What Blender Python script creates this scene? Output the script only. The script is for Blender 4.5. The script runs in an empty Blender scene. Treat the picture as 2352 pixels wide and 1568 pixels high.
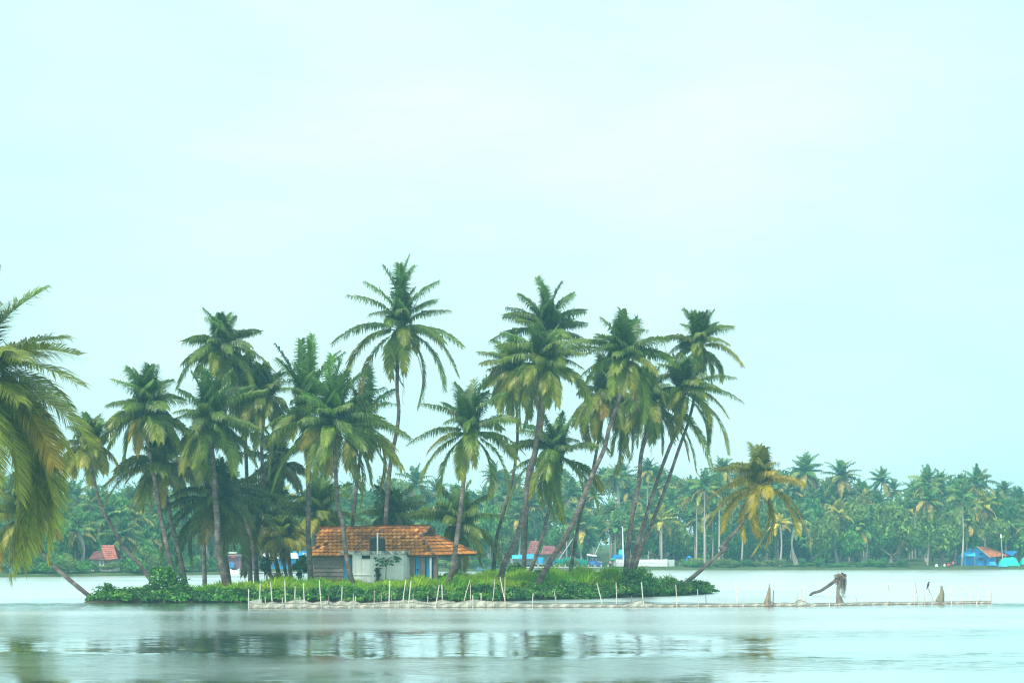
import bpy, math, random
import numpy as np
from mathutils import Vector, Matrix

SC = bpy.context.scene
COL = SC.collection
RNG = np.random.default_rng(11)
random.seed(5)

# ------------------------------------------------------------------ camera model
CAM_H, F_PX, CX, HY, PW, PH = 4.48, 4350.0, 1176.0, 1249.0, 2352.0, 1568.0

def at(px, py, Y):
    """world point seen at picture position px, py at the distance Y"""
    return np.array([(px - CX) / F_PX * Y, Y, CAM_H - (py - HY) / F_PX * Y])

VIEWS = {'D': (0, 0, 1.0), 'Z1': (0, 588, 3.997), 'Z2': (0, 973.9, 3.997), 'Z3': (404.3, 679.9, 3.997),
         'Z4': (551.3, 1010.7, 3.997), 'Z5': (735, 588, 3.997), 'Z6': (1084.2, 634, 3.765), 'Z7': (1084.2, 992.3, 3.997),
         'Z8': (1598.7, 992.3, 3.12), 'A1': (0, 588, 4.267), 'A2': (0, 918.8, 4.064), 'A3': (220.5, 808.5, 4.063),
         'A4': (588, 790.2, 4.267), 'A5': (918.8, 845.3, 5.02), 'A6': (1286.3, 679.9, 3.878),
         'H': (698.3, 1185.2, 5.689), 'N5': (551.3, 1286.3, 6.4), 'N6': (918.8, 1286.3, 6.4), 'B1': (514.5, 1194.4, 8.533),
         'B3': (1102.5, 1212.8, 8.533), 'B4': (1378.1, 1212.8, 8.533), 'B7': (2113.2, 1176.0, 9.845),
         'C2': (1157.7, 1222.0, 7.529), 'C4': (1874.3, 1304.7, 5.565), 'C3': (1598.7, 1304.7, 8.0)}

def D(v, x, y):
    ox, oy, s = VIEWS[v]
    return ox + x / s, oy + y / s

# ------------------------------------------------------------------ tags and linking
def tag(o, label=None, cat=None, group=None, kind=None):
    if label: o['label'] = label
    if cat: o['category'] = cat
    if group: o['group'] = group
    if kind: o['kind'] = kind
    return o

def empty(name, loc, label=None, cat=None, group=None, rz=0.0, scale=1.0):
    o = bpy.data.objects.new(name, None)
    o.empty_display_size = 0.3
    COL.objects.link(o)
    o.location = loc
    o.rotation_euler = (0, 0, rz)
    o.scale = (scale, scale, scale) if not hasattr(scale, '__len__') else scale
    return tag(o, label, cat, group)

class MB:
    """collects vertices, faces and a colour per face, and links them as one mesh object"""
    def __init__(self):
        self.v, self.f, self.c, self.n = [], [], [], 0
    def add(self, verts, faces, col=(1, 1, 1)):
        verts = np.asarray(verts, float)
        self.v.append(verts)
        n = self.n
        self.f += [tuple(i + n for i in f) for f in faces]
        col = np.asarray(col, float)
        if col.ndim == 1:
            col = np.repeat(col[None, :], len(faces), 0)
        self.c.append(col)
        self.n += len(verts)
    def add_np(self, verts, quads, tris, cq, ct):
        n = self.n
        self.v.append(verts)
        self.f += [tuple(q) for q in (quads + n).tolist()] + [tuple(q) for q in (tris + n).tolist()]
        self.c.append(np.concatenate([cq, ct], 0))
        self.n += len(verts)
    def box(self, c, s, R=None, col=(1, 1, 1)):
        x, y, z = [q / 2 for q in s]
        v = np.array([[-x, -y, -z], [x, -y, -z], [x, y, -z], [-x, y, -z], [-x, -y, z], [x, -y, z], [x, y, z], [-x, y, z]])
        if R is not None:
            v = v @ np.asarray(R).T
        self.add(v + np.asarray(c), [(0, 3, 2, 1), (4, 5, 6, 7), (0, 1, 5, 4), (1, 2, 6, 5), (2, 3, 7, 6), (3, 0, 4, 7)], col)
    def hexa(self, p, col=(1, 1, 1)):
        """eight corners: bottom four, top four"""
        self.add(p, [(0, 3, 2, 1), (4, 5, 6, 7), (0, 1, 5, 4), (1, 2, 6, 5), (2, 3, 7, 6), (3, 0, 4, 7)], col)
    def tube(self, pts, radii, sides=8, col=(1, 1, 1), cap=True):
        pts = np.asarray(pts, float)
        n = len(pts)
        radii = np.broadcast_to(np.asarray(radii, float), (n,))
        T = np.gradient(pts, axis=0)
        T /= np.linalg.norm(T, axis=1)[:, None] + 1e-9
        ref = np.array([1.0, 0, 0]) if abs(T[:, 0]).mean() < 0.8 else np.array([0, 1.0, 0])
        A = np.cross(T, ref); A /= np.linalg.norm(A, axis=1)[:, None] + 1e-9
        B = np.cross(T, A)
        th = np.linspace(0, 2 * math.pi, sides, endpoint=False)
        ring = A[:, None, :] * np.cos(th)[None, :, None] + B[:, None, :] * np.sin(th)[None, :, None]
        v = (pts[:, None, :] + ring * radii[:, None, None]).reshape(-1, 3)
        f = []
        for i in range(n - 1):
            for j in range(sides):
                k = (j + 1) % sides
                f.append((i * sides + j, i * sides + k, (i + 1) * sides + k, (i + 1) * sides + j))
        if cap:
            f.append(tuple(range(sides)))
            f.append(tuple((n - 1) * sides + j for j in reversed(range(sides))))
        self.add(v, f, col)
    def ball(self, c, r, seg=8, rings=5, col=(1, 1, 1), R=None):
        r = np.broadcast_to(np.asarray(r, float), (3,))
        v = [(0, 0, 1)]
        for i in range(1, rings):
            a = math.pi * i / rings
            for j in range(seg):
                b = 2 * math.pi * j / seg
                v.append((math.sin(a) * math.cos(b), math.sin(a) * math.sin(b), math.cos(a)))
        v.append((0, 0, -1))
        f = []
        for j in range(seg):
            f.append((0, 1 + j, 1 + (j + 1) % seg))
            f.append((len(v) - 1, 1 + (rings - 2) * seg + (j + 1) % seg, 1 + (rings - 2) * seg + j))
        for i in range(rings - 2):
            for j in range(seg):
                k = (j + 1) % seg
                f.append((1 + i * seg + j, 1 + (i + 1) * seg + j, 1 + (i + 1) * seg + k, 1 + i * seg + k))
        v = np.array(v) * r
        if R is not None:
            v = v @ np.asarray(R).T
        self.add(v + np.asarray(c), f, col)
    def mesh(self, name, mat, smooth=False):
        me = bpy.data.meshes.new(name)
        me.from_pydata(np.concatenate(self.v).tolist(), [], self.f)
        a = me.attributes.new('Col', 'FLOAT_COLOR', 'FACE')
        c = np.concatenate(self.c)
        c = np.concatenate([c[:, :3], np.ones((len(c), 1))], 1).astype(np.float32)
        a.data.foreach_set('color', c.ravel())
        me.materials.append(mat)
        if smooth:
            me.polygons.foreach_set('use_smooth', [True] * len(me.polygons))
        me.update()
        return me
    def build(self, name, mat, parent=None, smooth=False, loc=None):
        """world-space geometry as one object; with a parent the vertices stay where they are"""
        me = self.mesh(name, mat, smooth)
        o = bpy.data.objects.new(name, me)
        COL.objects.link(o)
        if parent is not None:
            o.parent = parent
            chain = Matrix.Identity(4)
            p = parent
            while p is not None:
                m = Matrix.LocRotScale(p.location, p.rotation_euler, p.scale)
                chain = m @ chain
                p = p.parent
            me.transform(chain.inverted())
        elif loc is not None:
            me.transform(Matrix.Translation(Vector(loc)).inverted())
            o.location = loc
        return o

# ------------------------------------------------------------------ materials
def new_mat(name):
    m = bpy.data.materials.new(name)
    m.use_nodes = True
    nt = m.node_tree
    nt.nodes.clear()
    out = nt.nodes.new('ShaderNodeOutputMaterial')
    return m, nt, out

def N(nt, kind, **kw):
    n = nt.nodes.new(kind)
    for k, v in kw.items():
        if k in n.inputs.keys():
            n.inputs[k].default_value = v
        else:
            setattr(n, k, v)
    return n

def mixrgb(nt, a, b, fac, mode='MIX'):
    n = nt.nodes.new('ShaderNodeMix'); n.clamp_factor = True
    n.data_type = 'RGBA'
    n.blend_type = mode
    for sock, val in ((n.inputs[0], fac), (n.inputs[6], a), (n.inputs[7], b)):
        if hasattr(val, 'is_linked') or hasattr(val, 'links'):
            nt.links.new(val, sock)
        else:
            sock.default_value = val if not hasattr(val, '__len__') or len(val) == 4 else (*val, 1)
    return n.outputs[2]

def ramp(nt, fac, stops):
    r = nt.nodes.new('ShaderNodeValToRGB')
    e = r.color_ramp.elements
    while len(e) < len(stops): e.new(0.5)
    for el, (p, c) in zip(e, stops):
        el.position = p
        el.color = (*c, 1) if len(c) == 3 else c
    nt.links.new(fac, r.inputs[0])
    return r.outputs[0]

def noise(nt, scale, detail=4, rough=0.6, vec=None, mapscale=None):
    n = N(nt, 'ShaderNodeTexNoise')
    n.inputs['Scale'].default_value = scale
    n.inputs['Detail'].default_value = detail
    n.inputs['Roughness'].default_value = rough
    if vec is None:
        g = nt.nodes.new('ShaderNodeNewGeometry')
        vec = g.outputs['Position']
    if mapscale is not None:
        mp = nt.nodes.new('ShaderNodeMapping')
        mp.inputs['Scale'].default_value = mapscale
        nt.links.new(vec, mp.inputs['Vector'])
        vec = mp.outputs[0]
    nt.links.new(vec, n.inputs['Vector'])
    return n

def leaf_mat(name, trans=0.35, spec=0.25, rough=0.5, var=0.35, vscale=1.5, tint=(1, 1, 1)):
    """foliage: the colour of each leaf comes from the mesh, thin enough for light to pass"""
    m, nt, out = new_mat(name)
    at_ = N(nt, 'ShaderNodeAttribute', attribute_name='Col')
    nz = noise(nt, vscale, 3)
    v = ramp(nt, nz.outputs['Fac'], [(0.3, (1 - var,) * 3), (0.7, (1 + var,) * 3)])
    c = mixrgb(nt, at_.outputs['Color'], v, 1.0, 'MULTIPLY')
    c = mixrgb(nt, c, (*tint, 1), 1.0, 'MULTIPLY')
    p = N(nt, 'ShaderNodeBsdfPrincipled', Roughness=rough)
    p.inputs['Specular IOR Level'].default_value = spec
    nt.links.new(c, p.inputs['Base Color'])
    t = N(nt, 'ShaderNodeBsdfTranslucent')
    ct = mixrgb(nt, c, (1.15, 1.1, 0.5, 1), 1.0, 'MULTIPLY')
    nt.links.new(ct, t.inputs['Color'])
    mx = N(nt, 'ShaderNodeMixShader')
    mx.inputs[0].default_value = trans
    nt.links.new(p.outputs[0], mx.inputs[1]); nt.links.new(t.outputs[0], mx.inputs[2])
    nt.links.new(mx.outputs[0], out.inputs[0])
    return m

def flat_mat(name, color=None, rough=0.8, spec=0.2, var=0.25, vscale=3.0, mapscale=None, metal=0.0, bump=0.0, detail=6):
    """a painted or raw surface with blotchy wear; colour None reads the mesh's own face colours"""
    m, nt, out = new_mat(name)
    if color is None:
        base = N(nt, 'ShaderNodeAttribute', attribute_name='Col').outputs['Color']
    else:
        base = (*color, 1)
    tc = nt.nodes.new('ShaderNodeTexCoord')
    nz = noise(nt, vscale, detail, 0.65, tc.outputs['Object'], mapscale)
    v = ramp(nt, nz.outputs['Fac'], [(0.28, (1 - var,) * 3), (0.72, (1 + var * 0.6,) * 3)])
    c = mixrgb(nt, base, v, 1.0, 'MULTIPLY')
    p = N(nt, 'ShaderNodeBsdfPrincipled', Roughness=rough, Metallic=metal)
    p.inputs['Specular IOR Level'].default_value = spec
    nt.links.new(c, p.inputs['Base Color'])
    if bump:
        b = N(nt, 'ShaderNodeBump', Strength=bump, Distance=0.03)
        nt.links.new(nz.outputs['Fac'], b.inputs['Height'])
        nt.links.new(b.outputs[0], p.inputs['Normal'])
    nt.links.new(p.outputs[0], out.inputs[0])
    return m

M = {}
M['frond'] = leaf_mat('palm_frond', 0.30, 0.35, 0.42, 0.22, 0.8)
M['dead'] = leaf_mat('dead_frond', 0.12, 0.1, 0.8, 0.3, 1.2)
M['far_leaf'] = leaf_mat('far_foliage', 0.25, 0.2, 0.6, 0.35, 0.25)
M['bush'] = leaf_mat('bush_leaf', 0.28, 0.35, 0.4, 0.3, 1.1)
M['grass'] = leaf_mat('grass_blade', 0.35, 0.15, 0.6, 0.28, 0.45)
M['plank'] = flat_mat('weathered_plank', (0.30, 0.25, 0.23), 0.9, 0.1, 0.45, 1.6, (0.6, 6, 9), bump=0.5)
M['post'] = flat_mat('house_post', None, 0.85, 0.15, 0.4, 3.0, (3, 3, 0.7))
M['paint'] = flat_mat('old_paint', None, 0.6, 0.3, 0.22, 2.0)
M['tank'] = flat_mat('black_plastic', (0.016, 0.024, 0.034), 0.4, 0.5, 0.25, 2.0)
M['pvc'] = flat_mat('white_plastic_pipe', (0.78, 0.8, 0.8), 0.35, 0.5, 0.1, 3.0)
M['stake'] = flat_mat('bamboo_stake', None, 0.75, 0.2, 0.4, 5.0, (3, 3, 1.2))
M['rope'] = flat_mat('rope', (0.16, 0.12, 0.10), 0.9, 0.1, 0.3, 6.0)
M['cloth'] = flat_mat('cloth', None, 0.9, 0.1, 0.35, 3.5, bump=0.4)
M['metal_sheet'] = flat_mat('painted_sheet', None, 0.55, 0.3, 0.3, 1.2)
M['fartrunk'] = flat_mat('far_trunk', (0.42, 0.38, 0.34), 0.9, 0.1, 0.35, 0.9)
M['fartrunk_dark'] = flat_mat('far_tree_trunk', (0.16, 0.13, 0.11), 0.9, 0.1, 0.35, 0.9)
M['glass'] = flat_mat('dark_glass', (0.03, 0.04, 0.05), 0.12, 0.5, 0.1, 2)
M['rubber'] = flat_mat('rubber', (0.025, 0.025, 0.027), 0.8, 0.2, 0.2, 5)
M['skin'] = flat_mat('skin', (0.20, 0.10, 0.06), 0.6, 0.3, 0.1, 8)
M['feather'] = flat_mat('dark_feather', None, 0.7, 0.25, 0.3, 14)

def trunk_mat():
    m, nt, out = new_mat('palm_bark')
    tc = nt.nodes.new('ShaderNodeTexCoord')
    a = noise(nt, 1.4, 6, 0.7, tc.outputs['Object'])
    rings = noise(nt, 1.0, 3, 0.6, tc.outputs['Object'], (1.2, 1.2, 4.5))
    b = noise(nt, 1.0, 3, 0.5, tc.outputs['Object'], (0.6, 0.6, 0.35))
    c = ramp(nt, a.outputs['Fac'], [(0.25, (0.06, 0.05, 0.045)), (0.5, (0.115, 0.098, 0.09)), (0.72, (0.26, 0.235, 0.215))])
    r = ramp(nt, rings.outputs['Fac'], [(0.38, (0.5, 0.48, 0.48)), (0.56, (1.08, 1.06, 1.05))])
    c = mixrgb(nt, c, r, 0.85, 'MULTIPLY')
    l = ramp(nt, b.outputs['Fac'], [(0.42, (0.75, 0.76, 0.74)), (0.62, (1.15, 1.12, 1.08))])
    c = mixrgb(nt, c, l, 1.0, 'MULTIPLY')
    p = N(nt, 'ShaderNodeBsdfPrincipled', Roughness=0.9)
    p.inputs['Specular IOR Level'].default_value = 0.12
    nt.links.new(c, p.inputs['Base Color'])
    bp = N(nt, 'ShaderNodeBump', Strength=0.6, Distance=0.03)
    nt.links.new(rings.outputs['Fac'], bp.inputs['Height'])
    nt.links.new(bp.outputs[0], p.inputs['Normal'])
    nt.links.new(p.outputs[0], out.inputs[0])
    return m
M['trunk'] = trunk_mat()

def plaster_mat():
    m, nt, out = new_mat('stained_white_plaster')
    tc = nt.nodes.new('ShaderNodeTexCoord')
    a = noise(nt, 1.3, 8, 0.7, tc.outputs['Object'])
    s = noise(nt, 1.0, 5, 0.65, tc.outputs['Object'], (3.2, 3.2, 0.45))
    c = ramp(nt, a.outputs['Fac'], [(0.25, (0.50, 0.57, 0.54)), (0.45, (0.80, 0.83, 0.80)), (0.75, (0.88, 0.90, 0.87))])
    d = ramp(nt, s.outputs['Fac'], [(0.3, (0.6, 0.62, 0.58)), (0.48, (1, 1, 1))])
    c = mixrgb(nt, c, d, 0.8, 'MULTIPLY')
    p = N(nt, 'ShaderNodeBsdfPrincipled', Roughness=0.85)
    nt.links.new(c, p.inputs['Base Color'])
    nt.links.new(p.outputs[0], out.inputs[0])
    return m
M['plaster'] = plaster_mat()

def slab_mat():
    m, nt, out = new_mat('mossy_concrete')
    tc = nt.nodes.new('ShaderNodeTexCoord')
    a = noise(nt, 2.4, 8, 0.75, tc.outputs['Object'])
    c = ramp(nt, a.outputs['Fac'], [(0.38, (0.045, 0.045, 0.04)), (0.5, (0.30, 0.31, 0.29)), (0.6, (0.62, 0.65, 0.62))])
    p = N(nt, 'ShaderNodeBsdfPrincipled', Roughness=0.9)
    nt.links.new(c, p.inputs['Base Color'])
    nt.links.new(p.outputs[0], out.inputs[0])
    return m
M['slab'] = slab_mat()

def tile_mat():
    m, nt, out = new_mat('clay_roof_tile')
    at_ = N(nt, 'ShaderNodeAttribute', attribute_name='Col')
    a = noise(nt, 1.1, 7, 0.7)
    b = noise(nt, 5.0, 5, 0.7)
    c = mixrgb(nt, at_.outputs['Color'], ramp(nt, a.outputs['Fac'], [(0.3, (0.55, 0.5, 0.5)), (0.46, (1, 1, 1)), (0.8, (1.15, 1.2, 1.2))]), 1.0, 'MULTIPLY')
    c = mixrgb(nt, c, ramp(nt, b.outputs['Fac'], [(0.36, (0.42, 0.40, 0.42)), (0.5, (1, 1, 1))]), 0.7, 'MULTIPLY')
    p = N(nt, 'ShaderNodeBsdfPrincipled', Roughness=0.85)
    p.inputs['Specular IOR Level'].default_value = 0.2
    nt.links.new(c, p.inputs['Base Color'])
    nt.links.new(p.outputs[0], out.inputs[0])
    return m
M['tile'] = tile_mat()

def net_mat():
    m, nt, out = new_mat('pale_fishing_net')
    tc = nt.nodes.new('ShaderNodeTexCoord')
    a = noise(nt, 0.9, 5, 0.6, tc.outputs['Object'])
    c = ramp(nt, a.outputs['Fac'], [(0.3, (0.40, 0.39, 0.33)), (0.7, (0.57, 0.56, 0.48))])
    d = N(nt, 'ShaderNodeBsdfDiffuse'); nt.links.new(c, d.inputs[0])
    t = N(nt, 'ShaderNodeBsdfTranslucent'); nt.links.new(c, t.inputs[0])
    mx = N(nt, 'ShaderNodeMixShader'); mx.inputs[0].default_value = 0.35
    nt.links.new(d.outputs[0], mx.inputs[1]); nt.links.new(t.outputs[0], mx.inputs[2])
    tr = N(nt, 'ShaderNodeBsdfTransparent')
    m2 = N(nt, 'ShaderNodeMixShader'); m2.inputs[0].default_value = 0.1
    nt.links.new(mx.outputs[0], m2.inputs[1]); nt.links.new(tr.outputs[0], m2.inputs[2])
    nt.links.new(m2.outputs[0], out.inputs[0])
    return m
M['net'] = net_mat()

def soil_mat(name, stops, sc):
    m, nt, out = new_mat(name)
    a = noise(nt, sc, 8, 0.7)
    c = ramp(nt, a.outputs['Fac'], stops)
    p = N(nt, 'ShaderNodeBsdfPrincipled', Roughness=0.95)
    p.inputs['Specular IOR Level'].default_value = 0.1
    nt.links.new(c, p.inputs['Base Color'])
    b = N(nt, 'ShaderNodeBump', Strength=0.7, Distance=0.1)
    nt.links.new(a.outputs['Fac'], b.inputs['Height']); nt.links.new(b.outputs[0], p.inputs['Normal'])
    nt.links.new(p.outputs[0], out.inputs[0])
    return m
M['soil'] = soil_mat('island_soil', [(0.3, (0.03, 0.022, 0.016)), (0.5, (0.055, 0.045, 0.028)), (0.7, (0.05, 0.08, 0.025))], 1.4)
M['bank'] = soil_mat('far_bank_earth', [(0.3, (0.035, 0.04, 0.03)), (0.5, (0.05, 0.09, 0.03)), (0.75, (0.08, 0.10, 0.05))], 0.25)

def water_mat():
    m, nt, out = new_mat('lagoon_water')
    g = nt.nodes.new('ShaderNodeNewGeometry')
    pos = g.outputs['Position']
    # ruffled and calm stretches of the lagoon
    big = noise(nt, 1.0, 4, 0.6, pos, (0.018, 0.075, 1))
    sep = nt.nodes.new('ShaderNodeSeparateXYZ'); nt.links.new(pos, sep.inputs[0])
    wob = noise(nt, 1.0, 4, 0.6, pos, (0.055, 0.06, 1))
    ma = N(nt, 'ShaderNodeMath', operation='MULTIPLY_ADD'); nt.links.new(wob.outputs['Fac'], ma.inputs[0]); ma.inputs[1].default_value = 30.0
    nt.links.new(sep.outputs['Y'], ma.inputs[2])
    mr = N(nt, 'ShaderNodeMapRange'); nt.links.new(ma.outputs[0], mr.inputs[0])
    mr.inputs[1].default_value = 40.0; mr.inputs[2].default_value = 160.0
    def pos_of(Y): return (Y + 15.0 - 40.0) / 120.0
    bands = ramp(nt, mr.outputs[0], [(0.0, (0.10,) * 3), (pos_of(62), (0.18,) * 3), (pos_of(68), (0.62,) * 3), (pos_of(71), (0.6,) * 3),
                                     (pos_of(77), (0.22,) * 3), (pos_of(90), (0.15,) * 3), (pos_of(101), (0.7,) * 3), (pos_of(124), (0.8,) * 3),
                                     (pos_of(133), (0.55,) * 3), (pos_of(146), (0.42,) * 3), (pos_of(152), (1.0,) * 3)])
    addv = N(nt, 'ShaderNodeMath', operation='MULTIPLY_ADD')
    nt.links.new(big.outputs['Fac'], addv.inputs[0]); addv.inputs[1].default_value = 0.9; addv.inputs[2].default_value = -0.45
    amp = N(nt, 'ShaderNodeMath', operation='ADD', use_clamp=True)
    nt.links.new(bands, amp.inputs[0]); nt.links.new(addv.outputs[0], amp.inputs[1])
    # slopes of the ripples
    def slope(sx, sy, det, k):
        n = noise(nt, 1.0, det, 0.62, pos, (sx, sy, 1))
        s = N(nt, 'ShaderNodeVectorMath', operation='SUBTRACT'); nt.links.new(n.outputs['Color'], s.inputs[0]); s.inputs[1].default_value = (0.5, 0.5, 0.5)
        q = N(nt, 'ShaderNodeVectorMath', operation='MULTIPLY'); nt.links.new(s.outputs[0], q.inputs[0]); q.inputs[1].default_value = (k * 0.55, k, 0)
        return q.outputs[0]
    s1 = slope(1.1, 2.6, 3, 0.24)
    s2 = slope(0.28, 0.7, 2, 0.06)
    s3 = slope(3.0, 6.5, 2, 0.18)
    sc = N(nt, 'ShaderNodeMath', operation='MULTIPLY_ADD'); nt.links.new(amp.outputs[0], sc.inputs[0]); sc.inputs[1].default_value = 1.35; sc.inputs[2].default_value = 0.03
    a13 = N(nt, 'ShaderNodeVectorMath', operation='ADD'); nt.links.new(s1, a13.inputs[0]); nt.links.new(s3, a13.inputs[1])
    k13 = N(nt, 'ShaderNodeVectorMath', operation='SCALE'); nt.links.new(a13.outputs[0], k13.inputs[0]); nt.links.new(sc.outputs[0], k13.inputs['Scale'])
    a2 = N(nt, 'ShaderNodeVectorMath', operation='ADD'); nt.links.new(k13.outputs[0], a2.inputs[0]); nt.links.new(s2, a2.inputs[1])
    # long low swells: the faces of two of them lean towards the near shore
    swell = ramp(nt, mr.outputs[0], [(0.0, (1,) * 3), (pos_of(63), (1,) * 3), (pos_of(67), (0,) * 3), (pos_of(74), (0,) * 3), (pos_of(78), (1,) * 3), (pos_of(89), (1,) * 3), (pos_of(101), (0,) * 3)])
    sw = N(nt, 'ShaderNodeVectorMath', operation='MULTIPLY'); nt.links.new(swell, sw.inputs[0]); sw.inputs[1].default_value = (0, -0.04, 0)
    a3 = N(nt, 'ShaderNodeVectorMath', operation='ADD'); nt.links.new(a2.outputs[0], a3.inputs[0]); nt.links.new(sw.outputs[0], a3.inputs[1])
    up = N(nt, 'ShaderNodeVectorMath', operation='ADD'); nt.links.new(a3.outputs[0], up.inputs[0]); up.inputs[1].default_value = (0, 0, 1)
    nm = N(nt, 'ShaderNodeVectorMath', operation='NORMALIZE'); nt.links.new(up.outputs[0], nm.inputs[0])
    rgh = N(nt, 'ShaderNodeMapRange'); nt.links.new(amp.outputs[0], rgh.inputs[0]); rgh.inputs[3].default_value = 0.035; rgh.inputs[4].default_value = 0.31
    # dark water body under a surface film that mirrors the sky strongly at this low angle
    body = N(nt, 'ShaderNodeBsdfPrincipled', IOR=1.333); body.inputs['Base Color'].default_value = (0.05, 0.12, 0.105, 1)
    film = N(nt, 'ShaderNodeBsdfPrincipled', Metallic=1.0); film.inputs['Base Color'].default_value = (0.86, 0.99, 0.99, 1)
    for q in (body, film):
        nt.links.new(rgh.outputs[0], q.inputs['Roughness']); nt.links.new(nm.outputs[0], q.inputs['Normal'])
    mx = N(nt, 'ShaderNodeMixShader'); mx.inputs[0].default_value = 0.93
    nt.links.new(body.outputs[0], mx.inputs[1]); nt.links.new(film.outputs[0], mx.inputs[2])
    nt.links.new(mx.outputs[0], out.inputs[0])
    return m
M['water'] = water_mat()
# ------------------------------------------------------------------ island shape
EDGE = np.array([(-33.2, 145.6), (-30, 145.0), (-25.9, 145.0), (-20, 144.9), (-12, 145.2), (-5.8, 146.0), (0, 149.8), (2.5, 152.8), (6, 156.2), (9.7, 159.6),
                 (13.8, 164.6), (16.5, 169), (18.1, 172.3), (18.4, 174.5), (15, 178), (7, 180), (-4, 177), (-14, 171), (-20, 163.5), (-27, 153.5), (-31.5, 148.5)])

def edge_dist(x, y):
    """signed distance to the island's shore, positive inland"""
    x = np.asarray(x, float); y = np.asarray(y, float)
    d = np.full(np.broadcast(x, y).shape, 1e9)
    ins = np.zeros(d.shape, bool)
    n = len(EDGE)
    for i in range(n):
        a, b = EDGE[i], EDGE[(i + 1) % n]
        e = b - a
        t = np.clip(((x - a[0]) * e[0] + (y - a[1]) * e[1]) / (e @ e), 0, 1)
        d = np.minimum(d, np.hypot(x - a[0] - t * e[0], y - a[1] - t * e[1]))
        c = ((a[1] > y) != (b[1] > y)) & (x < (b[0] - a[0]) * (y - a[1]) / (b[1] - a[1] + 1e-12) + a[0])
        ins ^= c
    return np.where(ins, d, -d)

def ground_z(x, y):
    x = np.asarray(x, float); y = np.asarray(y, float)
    d = edge_dist(x, y)
    top = np.interp(x, [-33, -27, -20, -10, -3, 4, 10, 14, 18], [0.5, 0.7, 0.75, 0.95, 1.15, 1.35, 1.2, 0.9, 0.6])
    bump = 0.09 * np.sin(x * 1.3 + y * 0.7) + 0.07 * np.sin(x * 0.6 - y * 1.1 + 1)
    k = np.clip(d / 4.5, 0, 1); k = k * k * (3 - 2 * k)
    z = np.where(d > 0, np.minimum(d * 1.2, 0.28) + (top - 0.28) * k + bump * k, np.maximum(d * 0.7, -0.9))
    return z

def build_island():
    xs = np.arange(-36, 21.01, 0.5); ys = np.arange(142, 183.01, 0.5)
    X, Yg = np.meshgrid(xs, ys)
    Z = ground_z(X, Yg)
    v = np.stack([X, Yg, Z], -1).reshape(-1, 3)
    nx, ny = len(xs), len(ys)
    keep = (edge_dist(X, Yg) > -1.6)
    f = []
    for j in range(ny - 1):
        for i in range(nx - 1):
            if keep[j, i] or keep[j + 1, i + 1]:
                a = j * nx + i
                f.append((a, a + 1, a + nx + 1, a + nx))
    mb = MB(); mb.add(v, f)
    tag(mb.build('island_ground', M['soil'], smooth=True), 'low island of dark earth under grass and shrubs', 'island', kind='structure')
build_island()

# ------------------------------------------------------------------ fronds and palms
G_DARK, G_MID, OLIVE = np.array([0.020, 0.062, 0.015]), np.array([0.062, 0.140, 0.016]), np.array([0.14, 0.215, 0.018])
YELL, ORNG, BROWN = np.array([0.42, 0.33, 0.02]), np.array([0.46, 0.19, 0.018]), np.array([0.15, 0.085, 0.05])
G_NEW = np.array([0.085, 0.22, 0.03])

def norm(a):
    return a / (np.linalg.norm(a, axis=-1, keepdims=True) + 1e-9)

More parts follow.
